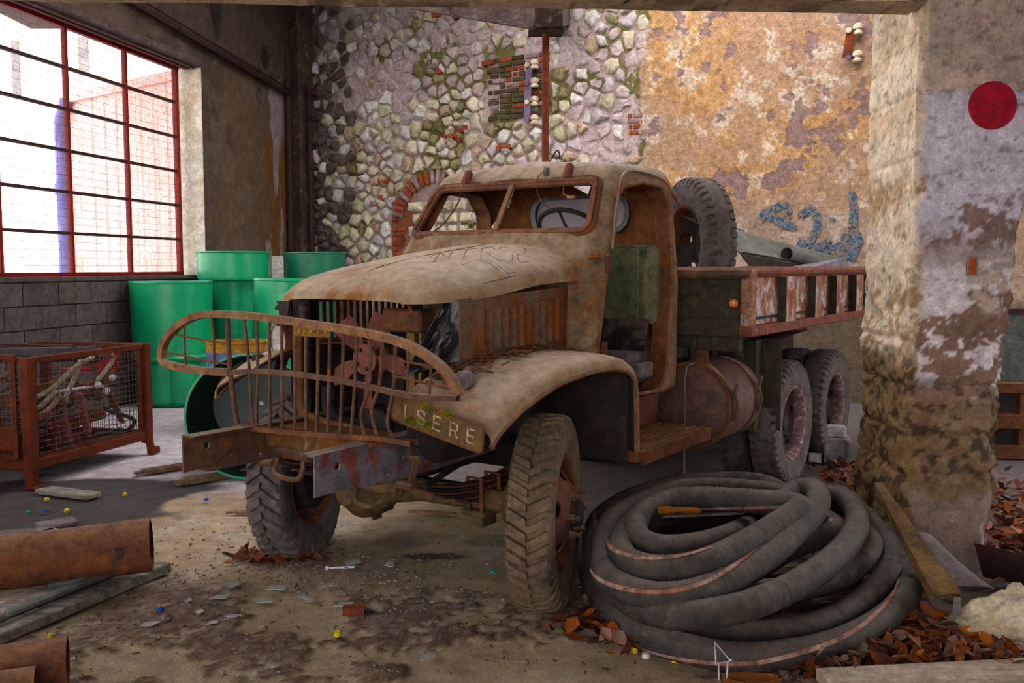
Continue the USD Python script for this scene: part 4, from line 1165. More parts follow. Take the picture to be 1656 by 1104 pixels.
# side panels: solid with pressed louvres on the left, slotted on the right
m = MB()
pl = Polygon([(.385, 1.165), (.385, 1.458), (-.1, 1.478), (-.66, 1.505), (-.66, 1.15)])
m.prism(pl, .006, (0, .553, 0), (1, 0, 0), (0, 0, 1))
m.box((.38, .545, 1.31), (.02, .03, .29))
sp = obj('side_panel', m, 'panel_rust', truck)
for k in range(11):
    x = .22 - k * .068
    prof = [(x - .020, .551), (x - .012, .566), (x, .570), (x + .012, .566), (x + .020, .551)]
    G = [[(px, py, zz) for px, py in prof] for zz in (1.21, 1.215, 1.40 + .004 * k, 1.405 + .004 * k)]
    G = np.array(G)
    G[0, :, 1] = G[-1, :, 1] = .551
    obj('louvre', MB().sheet(G, .003), 'panel_rust', sp)
pl = Polygon([(.385, 1.165), (.385, 1.458), (-.1, 1.478), (-.66, 1.505), (-.66, 1.15)])
slots = unary_union([rrect(x, 1.22, x + .024, 1.42, .01, 3) for x in np.arange(.25, -.55, -.052)])
obj('side_panel', MB().prism(pl.difference(slots), .006, (0, -.55, 0), (1, 0, 0), (0, 0, 1)), 'rust_brown', truck)
uu, vv = np.meshgrid(np.linspace(0, 1, 14), np.linspace(0, 1, 18), indexing='ij')
TL, TR, BR_, BL = np.array([.42, .47, 1.41]), np.array([.388, .548, 1.455]), np.array([.388, .555, 1.18]), np.array([.56, .36, 1.10])
G = ((1 - uu)[..., None] * ((1 - vv)[..., None] * BL + vv[..., None] * TL) + uu[..., None] * ((1 - vv)[..., None] * BR_ + vv[..., None] * TR))
bul = (F(uu, vv, s=2.6, seed=95) - .5) * np.sin(np.pi * uu)
G = G + (bul * .22)[..., None] * np.array([.8, .6, .1]) - (uu * (1 - uu) * .1)[..., None] * np.array([.5, .8, 0])
obj('crumpled_panel', MB().sheet(G, .006), 'black_gloss', truck, label='crumpled glossy black sheet at the nose')

# cab: rounded shell with door, windscreen and rear window openings
def cab_hull(d, n=32):
    P = []
    for s in (1, -1):
        P += [(-1.50, s * .555, 2.055, .165 - d), (-1.085, s * .54, 2.04, .165 - d), (-.795, s * .665, 1.70, .07 - d), (-1.60, s * .64, 1.5, .09 - d),
              (-1.60, s * .645, .90, .08 - d), (-.63, s * .655, .95, .07 - d), (-.665, s * .60, 1.62, .08 - d)]
    P += [(-1.28, 0, 1.75, .50 - d), (-1.16, 0, 1.85, .40 - d), (-.71, 0, 1.70, .085 - d)]
    return hullspheres(P, n)


def prism_y(poly, y0, y1):
    cs = m3.CrossSection([np.array(poly.exterior.coords)[:-1]], m3.FillRule.EvenOdd)
    k = cs.extrude(y1 - y0)            # (x, z) profile, along -y after the turn
    return k.transform(np.array([[1, 0, 0, 0], [0, 0, -1, y1], [0, 1, 0, 0]], float))


door = Polygon([(-.66, .86), (-.632, 1.18), (-.74, 1.71), (-.885, 1.96), (-.985, 2.055), (-1.16, 2.09), (-1.40, 2.08), (-1.52, 1.96), (-1.535, 1.5), (-1.47, .98), (-1.38, .86)]).buffer(-.04).buffer(.04, quad_segs=6)
cut_door = prism_y(door, .40, 1.2) + prism_y(door, -1.2, -.40)
wsd = unit((-.21, 0, .32))                                    # up the windscreen
wsn = unit((.32, 0, .21))                                     # out of it
WS0 = np.array([-.715, 0, 1.765])
H = 0.385
wpoly = Polygon([(-.635, .0), (.635, .0), (.575, H), (-.575, H)]).buffer(-.07).buffer(.07, quad_segs=8)
cs = m3.CrossSection([np.array(wpoly.exterior.coords)[:-1]], m3.FillRule.EvenOdd)
M = np.stack([[0, 1, 0], wsd, wsn, WS0 - wsn * .22], 1)        # y, up, out
cut_ws = cs.extrude(.55).transform(M)
rpoly = rrect(-.36, 1.835, .36, 2.075, .105, 8)
cs = m3.CrossSection([np.array(rpoly.exterior.coords)[:-1]], m3.FillRule.EvenOdd)
cut_rw = cs.extrude(.5).transform(np.array([[0, 0, 1, -1.95], [1, 0, 0, 0], [0, 1, 0, 0]], float))
cuts = cut_door + cut_ws + cut_rw
from scipy.interpolate import LinearNDInterpolator
_hv = np.asarray(cab_hull(0, 48).to_mesh().vert_properties)[:, :3]
_hv = _hv[_hv[:, 1] > .15]
cab_y = LinearNDInterpolator(_hv[:, [0, 2]], _hv[:, 1], fill_value=.70)
floor_cut = m3.Manifold.cube((2, 1.2, .2), True).translate((-1.1, 0, .82))
cab = part('cab', truck)
shell = cab_hull(0) - cab_hull(.018) - cuts
lining = cab_hull(.019) - cab_hull(.030) - cuts
obj('cab_shell', MB().man(shell), 'paint_cab', cab, smooth=40)
obj('cab_lining', MB().man(lining), 'cab_rust', cab, smooth=40)
for s in (1, -1):
    q = np.array(door.exterior.coords)[:-1]
    ins = np.array(door.buffer(-.03).exterior.coords)[:-1]
    # jamb: a rolled lip round the opening
    dq = np.array(door.segmentize(.06).exterior.coords)[:-1]
    yq = cab_y(dq[:, 0], dq[:, 1])
    obj('door_lip', MB().tube(np.stack([dq[:, 0], s * (yq + .004), dq[:, 1]], 1), .012, 6, closed=True), 'rust_tan', cab)
    dq, yq = np.vstack([dq, dq[:1]]), np.append(yq, yq[0])
    obj('door_jamb', MB().sheet(np.stack([np.stack([dq[:, 0], s * (yq - k), dq[:, 1]], 1) for k in (.0, .11)]), .007), 'rust_brown', cab)
for z in (1.62, 1.16):
    obj('door_hinge', MB().box((-.66 if z < 1.4 else -.70, .735, z), (.05, .02, .09), None, .006), 'rust_brown', cab)
obj('drip_rail', MB().tube(catmull([(-.74, .735, 1.70), (-.86, .71, 2.0), (-.97, .69, 2.125), (-1.2, .685, 2.15), (-1.45, .70, 2.12), (-1.60, .73, 2.0)], 8), .010, 6), 'paint_cab', cab)
obj('door_catch', MB().lathe([(0, 0), (.018, 0), (.02, .01), (.012, .02), (0, .02)], (-1.545, .73, 1.63), (0, 1, 0), 10), 'rust_tan', cab)
obj('mirror_clip', MB().tube(catmull([(-.66, .62, 1.66), (-.62, .67, 1.655), (-.60, .71, 1.66)], 5), .012, 6).box((-.60, .715, 1.665), (.03, .04, .02)), 'rust_orange', cab)
# windscreen frame and its divider
ring = wpoly.buffer(-.008).difference(wpoly.buffer(-.040))
fr = MB().prism(ring, .022, WS0 + wsn * .02, (0, 1, 0), wsd)
fr.tube([WS0 + wsn * .045 + np.array([0, 1, 0]) * a + wsd * b for a, b in np.array(wpoly.buffer(-.012).exterior.coords)[:-1]], .010, 6, closed=True)
wf = obj('windscreen_frame', fr, 'rust_frame', cab)
obj('divider', MB().bar(WS0 + wsn * .045 + wsd * .03 + [0, .0, 0], WS0 + wsn * .045 + wsd * (H - .03), .035, .02, up=wsn, ch=.004), 'rust_tan', wf)
for pts_ in ([(.0, .05), (-.05, .06), (-.03, .12), (.0, .16)], [(.02, .2), (-.035, .25), (-.02, .32), (.01, .34)], [(.42, .33), (.53, .33), (.53, .27)]):
    obj('glass_shard', MB().prism(Polygon(pts_), .004, WS0 + wsn * .028, (0, 1, 0), wsd), 'white_enamel', wf)
obj('outer_gasket', MB().tube([WS0 + wsn * .03 + np.array([0, 1, 0]) * a + wsd * b for a, b in np.array(wpoly.buffer(.006).exterior.coords)[:-1]], .014, 6, closed=True), 'rust_brown', cab)
for s in (1, -1):
    obj('roof_bracket', MB().box(WS0 + wsd * (H + .045) + wsn * .05 + [0, s * .36, 0], (.05, .045, .10), np.stack([wsn, (0, 1, 0), wsd], 1), .012), 'rust_mauve', cab)
obj('wiper_motor', MB().cyl(WS0 + wsd * (H + .03) + wsn * .04 + [0, .21, 0], WS0 + wsd * (H + .07) + wsn * .06 + [0, .21, 0], .018, 10), 'grey_panel', cab)
obj('loose_wire', MB().tube(catmull([WS0 + wsd * (H + .06) + wsn * .06 + [0, .22, 0], WS0 + wsd * (H - .01) + wsn * .07 + [0, .18, 0], WS0 + wsd * (H - .14) + wsn * .06 + [0, .23, 0], WS0 + wsd * (H - .22) + wsn * .04 + [0, .33, 0]], 8), .003, 4), 'rust_brown', cab)
obj('loose_wire', MB().tube(catmull([WS0 + wsd * H * .98 + [0, -.42, 0], WS0 + wsd * .26 + wsn * .03 + [0, -.37, 0], WS0 + wsd * .12 + [0, -.45, 0], WS0 + wsd * .03 + [0, -.55, 0]], 8), .005, 5), 'rust_brown', cab)
obj('wiper_stub', MB().tube([WS0 + wsd * .36 + [0, .33, 0], WS0 + wsd * .29 + wsn * .02 + [0, .36, 0], WS0 + wsd * .27 + wsn * .02 + [0, .40, 0]], .006, 5).box(WS0 + wsd * .265 + wsn * .02 + [0, .42, 0], (.02, .05, .015)), 'rust_orange', cab)
gr = rpoly.buffer(.012).difference(rpoly.buffer(-.022))
rw = obj('rear_window', MB().prism(rpoly.buffer(-.01), .004, (-1.683, 0, 0), (0, 1, 0), (0, 0, 1)), 'dusty_glass', cab, label='dusty rear window glass')
obj('gasket', MB().prism(gr, .05, (-1.70, 0, 0), (0, 1, 0), (0, 0, 1)), 'black_gloss', rw)
# dashboard, wheel, seat
obj('dashboard', MB().box((-.80, 0, 1.62), (.22, 1.22, .16), None, .03), 'grime', cab)
sw = part('steering_wheel', cab)
sc, sn = np.array([-1.07, .30, 1.80]), unit((-.62, 0, .78))
s1, s2 = np.array([0, 1.0, 0]), np.cross(sn, (0, 1, 0))
obj('wheel_rim', MB().tube([sc + .215 * (math.cos(a) * s1 + math.sin(a) * s2) for a in np.linspace(0, 2 * np.pi, 40, endpoint=False)], .0145, 10, closed=True), 'grime', sw)
for a in (.5, 2.6, 4.7):
    obj('spoke', MB().tube([sc - sn * .03, sc + .21 * (math.cos(a) * s1 + math.sin(a) * s2)], .008, 6), 'grime', sw)
obj('column', MB().cyl(sc, sc - sn * .75, .022, 12).cyl(sc - sn * .06, sc + sn * .01, .04, 14), 'grime', sw)
obj('seat_base', MB().box((-1.38, 0, 1.0), (.42, 1.20, .22), None, .02).box((-1.22, .45, .90), (.16, .36, .13), None, .015).box((-1.30, .50, .99), (.20, .36, .10), None, .015), 'grey_panel', cab)
obj('cab_floor', MB().box((-1.1, 0, .84), (.98, 1.3, .025)), 'rust_brown', cab)
bm = hullspheres([(x, y, z, .05) for x in (-1.60, -1.53) for y in (-.60, .60) for z in (1.30, 1.69)] + [(-1.49, 0, 1.5, .05), (-1.49, .4, 1.5, .05), (-1.49, -.4, 1.5, .05)], 20)
sb = obj('seat_back', MB().man(bm), 'canvas_green', cab, smooth=50)
obj('piping', MB().tube([(-1.478, .53, 1.27), (-1.465, .535, 1.5), (-1.475, .53, 1.72), (-1.56, .53, 1.743)], .007, 6).tube([(-1.50, -.6, 1.735), (-1.49, .1, 1.742), (-1.50, .58, 1.735)], .006, 6), 'canvas_tan', sb)
obj('gusset', MB().man(hullspheres([(x, .60, z, .055) for x in (-1.60, -1.53) for z in (1.30, 1.69)] + [(-1.50, .60, 1.5, .05)], 16)), 'canvas_tan', sb, smooth=50)
# apron, running board
obj('cab_apron', MB().sheet([[(-.68, .70, .84), (-1.42, .70, .84)], [(-.66, .60, .64), (-1.60, .60, .64)]], .008), 'rust_mauve', cab)
for s in (1, -1):
    rbd = obj('running_board', MB().box((-1.09, s * .79, .63), (.93, .39, .02), None, .004).box((-1.09, s * .98, .605), (.93, .014, .075), None, .003).box((-.63, s * .79, .61), (.014, .39, .06)), 'rust_brown', truck)
    m = MB()
    for i in range(22):
        for j in range(8):
            a = 45 if (i + j) % 2 else -45
            m.box((-1.53 + i * .041, s * (.625 + j * .044), .642), (.028, .008, .006), rotm([0, 0, 1], a))
    tag(obj('tread_pattern', m, 'rust_tan', rbd), kind='stuff')

# ---- fenders
po = np.array([(.70, .925), (.655, .965), (.58, 1.005), (.45, 1.06), (.2, 1.125), (0, 1.15), (-.2, 1.16), (-.4, 1.148), (-.54, 1.11), (-.625, 1.03), (-.66, .9), (-.668, .75), (-.672, .59)])
pi = np.array([(.745, 1.035), (.69, 1.06), (.60, 1.095), (.45, 1.14), (.2, 1.175), (0, 1.185), (-.2, 1.187), (-.4, 1.172), (-.53, 1.13), (-.61, 1.05), (-.65, .92), (-.662, .76), (-.668, .60)])
po, pi = catmull(po, 4), catmull(pi, 4)
ac = [(0, 0, 0), (.3, 0, .006), (.6, 0, .010), (.82, 0, .008), (.93, 0, .002), (.985, 0, -.014), (1.0, 0, -.035), (.995, 0, -.055)]
G = []
for a, b in zip(pi, po):
    tg = unit(np.array([1, 0]))
    row = []
    for u_, _, dz in ac:
        x = a[0] * (1 - u_) + b[0] * u_
        z = a[1] * (1 - u_) + b[1] * u_ + dz
        row.append((x, .50 + .455 * u_, z))
    G.append(row)
G = np.array(G)
# on the drop at the back the lip turns forward instead of down
nb_ = len(G)
for i in range(nb_):
    k = sm(i, nb_ * .66, nb_ * .80)
    for j, (u_, _, dz) in enumerate(ac):
        G[i, j, 2] -= dz * k
        G[i, j, 0] += (dz * k if dz < 0 else -dz * k) * -1
for s in (1, -1):
    GG = G if s > 0 else mirror(G)
    if s < 0:   # the right fender is crumpled inwards at the front
        k = sm(GG[..., 0], -.1, .6)
        GG[..., 1] = -.5 + (GG[..., 1] + .5) * (1 - .30 * k)
        GG[..., 2] += .055 * k
        GG[..., 0] -= .05 * k
    fd = obj('fender', MB().sheet(GG, .008), 'paint_tan', truck, smooth=50)
    Nn = np.cross(np.gradient(GG, axis=0), np.gradient(GG, axis=1))
    Nn /= np.linalg.norm(Nn, axis=2, keepdims=True)
    Nn *= -np.sign(Nn[8, :5, 2].mean())
    obj('fender_liner', MB().sheet((GG + Nn * .009)[:, :7], .006), 'grime', fd, smooth=50)  # added dark sheet, shade painted onto the inside of the fender
    obj('mud_shield', MB().box((-.548, s * .715, .845), (.010, .43, .50)), 'grime', fd)  # added dark plate, stands in for shade inside the wheel arch
    obj('rolled_edge', MB().tube(GG[:, -1], .012, 6), 'rust_tan', fd)
    obj('inner_apron', MB().prism(Polygon(([(.70, 1.03), (.45, 1.13)] if s > 0 else [(.05, 1.17)]) + [(0, 1.175), (-.4, 1.16), (-.655, 1.0), (-.66, .58), (-.60, .58), (-.52, .70)] + ([(.5, .72), (.68, .86)] if s > 0 else [(0, .72)])), .008, (0, s * .50, 0), (1, 0, 0), (0, 0, 1)), 'grime', fd)
m = MB()
rl = random.Random(3)
for _ in range(420):   # dead leaves and dirt lying on the left fender against the side panel
    x, y = rl.uniform(-.6, .62), .53 + abs(rl.gauss(0, .09))
    if y < .86:
        z = float(np.interp(-x, -pi[:, 0], pi[:, 1])) + .008
        m.box((x, y, z + rl.uniform(0, .012)), (rl.uniform(.015, .05), rl.uniform(.01, .025), .002), euler(rl.uniform(-25, 25), rl.uniform(-25, 25), rl.uniform(0, 180)))
mat('leaf_brown', (0.16, 0.075, 0.04), (0.10, 0.05, 0.03), (0.22, 0.15, 0.10), s1=9, s2=20, coord='position', rough=0.9)
tag(obj('leaf_debris', m, 'leaf_brown', truck), kind='stuff')
obj('marker_lamp', MB().lathe([(0, -.05), (.03, -.045), (.043, -.01), (.045, .03), (.040, .045), (0, .05)], (.53, .70, 1.115), (1, .15, 0), 16).bar((.52, .70, 1.07), (.52, .70, 1.10), .03, .03), 'grey_panel', truck)
hl = obj('headlight_bucket', MB().lathe([(.085, .0), (.098, .0), (.10, -.02), (.09, -.09), (.05, -.13), (0, -.135)], (.42, -.60, 1.225), (.95, -.31, 0), 28), 'rust_brown', truck)
obj('reflector', MB().lathe([(.094, .004), (.075, -.04), (.04, -.065), (0, -.07)], (.42, -.60, 1.225), (.95, -.31, 0), 28), 'white_enamel', hl, label='white headlight bowl')
obj('headlight_stay', MB().bar((.42, -.60, 1.06), (.38, -.60, 1.14), .05, .03).box((.50, -.66, 1.13), (.05, .07, .05), None, .012), 'grime', truck)

# ---- brush guard
gd = part('brush_guard', truck)
gp = lambda P: [(.80, y, z) for y, z in P]
top = catmull([(-.515, 1.098), (-.71, 1.095), (-.928, 1.103), (-1.02, 1.118), (-1.043, 1.155), (-1.007, 1.232), (-.919, 1.298), (-.795, 1.352), (-.629, 1.376), (-.298, 1.372), (.027, 1.350), (.253, 1.333),
               (.467, 1.309), (.619, 1.276), (.749, 1.219), (.828, 1.156), (.866, 1.09)], 6)
# flat strap bent round: swept rectangle
def strap(P, w, t, x=.80):
    P = np.asarray(P)
    T = np.gradient(P, axis=0)
    T /= np.linalg.norm(T, axis=1, keepdims=True)
    N = np.stack([-T[:, 1], T[:, 0]], 1)
    m = MB()
    rows_ = []
    for p, n_ in zip(P, N):
        rows_.append([(x - w / 2, *(p - n_ * t / 2)), (x - w / 2, *(p + n_ * t / 2)), (x + w / 2, *(p + n_ * t / 2)), (x + w / 2, *(p - n_ * t / 2)), (x - w / 2, *(p - n_ * t / 2))])
    return m.grid(np.array(rows_)[:, ::-1])
obj('top_rail', strap(top, .034, .034), 'rust_tan', gd)
obj('middle_rail', strap(catmull([(-.515, 1.098), (-.263, 1.118), (.175, 1.110), (.6, 1.072), (.862, 1.078)], 8), .030, .022), 'frame_rust', gd)
obj('bottom_rail', strap(catmull([(-.47, .84), (-.43, .838), (.093, .858), (.461, .876), (.63, .872)], 6), .05, .022), 'rust_brown', gd)
obj('side_bar', MB().tube(gp(catmull([(-.528, 1.36), (-.515, 1.1), (-.485, .90), (-.465, .838)], 6)), .012, 8), 'frame_rust', gd)
bars = [((-.407, 1.355), (-.385, 1.2), (-.362, .85)), ((-.318, 1.362), (-.32, 1.1), (-.336, .85)), ((-.232, 1.362), (-.238, 1.1), (-.242, .853)), ((-.06, 1.35), (-.07, 1.1), (-.077, .858)), ((-.15, 1.358), (-.155, 1.1), (-.16, .855)),
        ((.006, 1.345), (.0, 1.1), (-.003, .86)), ((.083, 1.342), (.075, 1.1), (.062, .862)), ((.155, 1.338), (.145, 1.1), (.132, .865)), ((.238, 1.330), (.225, 1.1), (.207, .866)), ((.318, 1.322), (.30, 1.1), (.274, .868)),
        ((.395, 1.315), (.385, 1.1), (.335, .97), (.358, .87)), ((.465, 1.305), (.44, 1.1), (.395, .99), (.43, .875)), ((.535, 1.29), (.52, 1.1), (.485, .95), (.52, .875))]
for b in bars:
    obj('bar', MB().tube(gp(catmull(b, 5)), .0078, 7), 'frame_rust', gd)
for P in (((-.85, 1.33), (-.855, 1.2), (-.848, 1.10)), ((-.645, 1.372), (-.63, 1.25), (-.632, 1.096)), ((-.985, 1.272), (-.75, 1.25), (-.525, 1.235)), ((-1.04, 1.175), (-.8, 1.155), (-.515, 1.135)),
          ((.605, 1.278), (.60, 1.18), (.595, 1.08)), ((.725, 1.235), (.72, 1.16), (.715, 1.085)), ((.525, 1.215), (.68, 1.203), (.81, 1.185)), ((.515, 1.148), (.68, 1.13), (.85, 1.112))):
    obj('ear_bar', MB().tube(gp(catmull(P, 4)), .0055, 6), 'rust_brown', gd)
for s, y in ((1, .41), (-1, -.41)):
    obj('stay', MB().box((.80, y, .848), (.10, .06, .02)), 'rust_brown', gd)

# ---- number plate under the left fender
UL, UR, LL = np.array([.785, .505, 1.075]), np.array([.785, 1.005, .972]), np.array([.77, .475, .968])
ex = unit(UR - UL)
ey = unit((UL - LL) - ex * ((UL - LL) @ ex))
pw, ph = np.linalg.norm(UR - UL) - .02, .122
org = UL - ey * ph
pl = obj('number_plate', MB().prism(rrect(0, 0, pw, ph, .025, 5), .006, org, ex, ey), 'plate_brown', truck)
nrm = np.cross(ex, ey)
rim_ = np.array(rrect(.003, .003, pw - .003, ph - .003, .023, 5).exterior.coords)[:-1]
obj('plate_rim', MB().tube([org + ex * a + ey * b + nrm * .004 for a, b in rim_], .006, 6, closed=True), 'rust_brown', pl)
for k, ch in enumerate('ISERE'):
    tm = meshkit.text_mesh(ch, .066, .0025) if ch != 'I' else trimesh.creation.box((.010, .064, .0025)).apply_translation((.02, .033, .00125))
    tm.apply_translation((-tm.bounds[0][0], 0, 0))
    M = np.eye(4)
    M[:3, 0], M[:3, 1], M[:3, 2] = ex, ey, nrm
    M[:3, 3] = org + ex * (.055 + .0 + k * .088 + (.02 if k == 0 else 0)) + ey * .028 + nrm * .006
    obj('letter', MB().mesh(tm, M), 'letter_cream', pl)
m = MB()
for cx, cy, n_ in ((.11, .025, 70), (.20, .035, 70), (.20, .118, 60), (.3, .118, 40)):
    for _ in range(n_):
        p = org + ex * (cx + rl.gauss(0, .022)) + ey * (cy + rl.gauss(0, .008)) + nrm * .006
        m.bar(p, p + nrm * rl.uniform(.006, .014) + ey * rl.uniform(-.006, .012), .003, .003)
tag(obj('moss_tufts', m, 'moss', pl), kind='stuff')

# ---- fuel tank
tk = part('fuel_tank', truck)
TC = np.array([-1.80, .735, .722])
obj('tank_body', MB().lathe([(0, .03), (.20, .025), (.255, .0), (.272, -.02), (.272, -.60), (.255, -.62), (0, -.63)][::-1], TC, (1, 0, 0), 40), 'tank_rust', tk)
for dx in (-.06, -.50):
    obj('strap', MB().lathe([(.274, dx - .03), (.281, dx - .03), (.281, dx + .03), (.274, dx + .03)], TC, (1, 0, 0), 40), 'frame_rust', tk)
    obj('strap_bolt', MB().bar(TC + [dx, .27, .06], TC + [dx, .30, .16], .03, .02).tube(catmull([TC + [dx, .275, .10], TC + [dx, .30, .02], TC + [dx, .285, -.08]], 5), .012, 6), 'frame_rust', tk)
obj('rim_seam', MB().lathe([(.262, .004), (.280, .004), (.280, -.016), (.262, -.016)], TC, (1, 0, 0), 40), 'rust_brown', tk)
obj('filler_neck', MB().cyl(TC + [-.07, .06, .25], TC + [-.07, .06, .355], .042, 18).cyl(TC + [-.07, .06, .24], TC + [-.07, .06, .275], .058, 18), 'rust_brown', tk)
obj('tank_bracket', MB().box(TC + [-.3, -.22, -.18], (.5, .2, .06)).box(TC + [-.3, -.30, .02], (.5, .04, .5)), 'grime', tk)

# ---- bed
bed = part('dump_bed', truck)
x0, x1, zb, zt = -1.88, -5.0, 1.17, 1.605
obj('front_panel', MB().box((x0 - .015, 0, (zb + zt) / 2 - .01), (.03, 2.16, zt - zb - .02)), 'bed_dark', bed)
obj('front_rim', MB().box((x0 + .005, 0, zt - .035), (.085, 2.2, .075), None, .022), 'bed_rim', bed)
for s in (1, -1):
    obj('side_panel', MB().box(((x0 + x1) / 2, s * 1.032, (zb + zt) / 2), (x0 - x1, .02, zt - zb - .02)), 'bed_rust', bed)
    obj('side_rim', MB().box(((x0 + x1) / 2, s * 1.062, zt - .03), (x0 - x1 + .08, .085, .07), None, .024), 'bed_red' if s > 0 else 'bed_dark', bed)
    obj('bottom_rail', MB().box(((x0 + x1) / 2, s * 1.072, zb + .033), (x0 - x1 + .03, .085, .066), None, .006), 'bed_red', bed)
    obj('corner_post', MB().box((x0 - .045, s * 1.072, (zb + zt) / 2), (.10, .07, zt - zb - .03), None, .006), 'bed_rust', bed)
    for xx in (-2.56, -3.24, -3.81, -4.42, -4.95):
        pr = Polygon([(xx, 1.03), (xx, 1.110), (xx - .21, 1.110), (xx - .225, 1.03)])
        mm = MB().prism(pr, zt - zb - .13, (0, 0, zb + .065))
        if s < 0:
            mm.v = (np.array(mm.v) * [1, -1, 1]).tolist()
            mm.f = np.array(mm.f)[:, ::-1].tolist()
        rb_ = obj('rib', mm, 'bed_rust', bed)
        obj('rib_flange', MB().box((xx + .008, s * 1.081, (zb + zt) / 2), (.012, .058, zt - zb - .135)), 'bed_dark', rb_)  # added dark plate, puts shade on the rib's forward face
obj('bed_floor', MB().box(((x0 + x1) / 2, 0, zb + .105), (x0 - x1, 2.1, .02)).box((-3.4, .3, zb - .1), (3.0, .1, .18)).box((-3.4, -.3, zb - .1), (3.0, .1, .18)), 'bed_dark', bed)
obj('tailgate', MB().box((x1, 0, (zb + zt) / 2), (.03, 2.1, zt - zb)), 'bed_dark', bed)
obj('underbody_brace', MB().bar((-2.0, .45, 1.12), (-2.0, 1.0, 1.12), .08, .10), 'bed_dark', bed)
obj('underbody_brace', MB().bar((-4.4, .4, 1.0), (-3.6, .9, 1.14), .1, .06), 'bed_red', bed)
lg = obj('side_lamp', MB().lathe([(0, .034), (.018, .03), (.029, .014), (.031, 0)][::-1], (x0 + .004, .995, 1.378), (1, 0, 0), 22), 'amber', bed, label='round orange lamp')
obj('lamp_ring', MB().lathe([(.031, 0), (.031, .008), (.037, .006), (.038, 0)], (x0 + .002, .995, 1.378), (1, 0, 0), 22), 'grime', lg)
obj('mudguard', MB().box((-2.56, .76, .78), (.012, .28, .64)).box((-2.63, .90, .78), (.15, .012, .64)).box((-2.70, .97, .78), (.012, .14, .64)).box((-2.45, .5, .8), (.1, .3, .5)), 'bed_dark', truck)
obj('subframe', MB().box((-3.4, .40, .93), (3.0, .08, .14)).box((-3.4, -.40, .93), (3.0, .08, .14)).box((-3.0, 0, 1.0), (.3, .7, .1)), 'grime', truck)
obj('hoist_pipe', MB().cyl((-1.95, .70, .9), (-1.95, .70, 1.17), .025, 10).box((-1.80, .45, 1.06), (.10, .5, .06)), 'bed_dark', truck)

# ---- loose things in and on the truck (world coordinates from here on)
TH = 0.592
TF, TL_ = np.array([-math.sin(TH), -math.cos(TH), 0]), np.array([math.cos(TH), -math.sin(TH), 0])
TR3 = np.stack([TF, TL_, (0, 0, 1)], 1)


def T2W(P):
    return np.asarray(P, float) @ TR3.T + np.array([-0.484, 4.881, 0])


def tmesh(m):
    m.v = T2W(np.array(m.v)).tolist()
    return m


sp = thing('spare_tyre', 'worn truck tyre standing upright in the dump bed behind the cab', 'tyre')
R = TR3 @ rotm([0, 0, 1], -90 - 42)
m = tyre('road').xform(R)
obj('tyre', m.xform(np.eye(3), T2W((-2.35, .525, 1.285 + .468))), 'rubber_grey', sp, smooth=40)
obj('rim', MB().lathe([(.262, -.088), (.275, -.092), (.255, -.07), (.245, -.03), (.245, .03), (.255, .07), (.275, .094), (.262, .090), (.236, .03), (.236, -.03)], ax=(0, 1, 0), n=40, closed=True).xform(R, T2W((-2.35, .525, 1.285 + .468))), 'rust_brown', sp)
obj('wheel_disc', MB().add(*_disc['rear']).xform(R, T2W((-2.35, .525, 1.285 + .468))), 'grime', sp)
b = thing('seat_board', 'thin black board lying tilted on the driver seat base', 'board')
obj('board', tmesh(MB().sheet([[(-1.22, -.05, 1.115), (-1.22, .70, 1.115)], [(-1.42, -.05, 1.285), (-1.44, .62, 1.285)]], .012)), 'black_gloss', b)
mat('zinc_green', (0.13, 0.14, 0.115), (0.09, 0.10, 0.085), (0.19, 0.19, 0.17), s1=3, s2=9, rough=0.6)
mat('zinc_lilac', (0.33, 0.31, 0.37), (0.25, 0.23, 0.28), None, s1=4, rough=0.5)
b = thing('metal_trough', 'grey-green sheet metal trough sloping down in the dump bed beside the standing tyre', 'trough')
G = np.array([[(-2.3, .47, 1.95), (-4.8, .90, 1.68)], [(-2.32, .52, 1.925), (-4.8, .925, 1.655)], [(-2.32, .53, 1.915), (-4.8, .93, 1.645)], [(-2.5, .80, 1.70), (-4.7, 1.00, 1.56)], [(-2.5, .83, 1.71), (-4.7, 1.01, 1.57)]])
obj('side_sheet', tmesh(MB().sheet(G, .006)), 'zinc_green', b)
obj('bottom_sheet', tmesh(MB().sheet([[(-2.5, .80, 1.695), (-4.7, .985, 1.555)], [(-2.9, .98, 1.30), (-4.8, 1.0, 1.30)]], .006)), 'bed_dark', b)
b = thing('metal_offcut', 'pale lilac strip of sheet metal lying across the end of the trough', 'metal sheet')
obj('strip', tmesh(MB().sheet([[(-3.25, .93, 1.612), (-4.35, 1.03, 1.685)], [(-3.3, .99, 1.585), (-4.3, 1.02, 1.60)]], .006)), 'zinc_lilac', b)
b = thing('green_roll', 'short rolled tube of green sheet lying in the trough', 'tube')
obj('tube', tmesh(MB().lathe([(.045, 0), (.05, 0), (.05, .5), (.045, .5)], (-3.75, .93, 1.655), unit((1, -.10, .10)), 16, closed=True)), 'zinc_green', b)
b = thing('string', 'frayed pale string hanging from the fuel tank past the running board', 'string')
mat('string_tan', (0.30, 0.24, 0.18), (0.2, 0.16, 0.12))
obj('cord', tmesh(MB().tube(catmull([(-1.85, .80, .995), (-1.77, .745, .985), (-1.745, .735, .9), (-1.745, .738, .7), (-1.745, .732, .45), (-1.745, .735, .24)], 8), .005, 5)), 'string_tan', b)

# ================================================================ green plastic bins, drum
def plastic(name, col, rough=0.42):
    mat(name, col, tuple(c * .78 for c in col), tuple(min(1, c * 1.2 + .02) for c in col), s1=2.5, s2=16, t2=(.4, .7), t3=(.70, .80), rough=rough, fine=0.1, sf=30, bump=0.06, bs=15, spec=.45, dirt=.12)


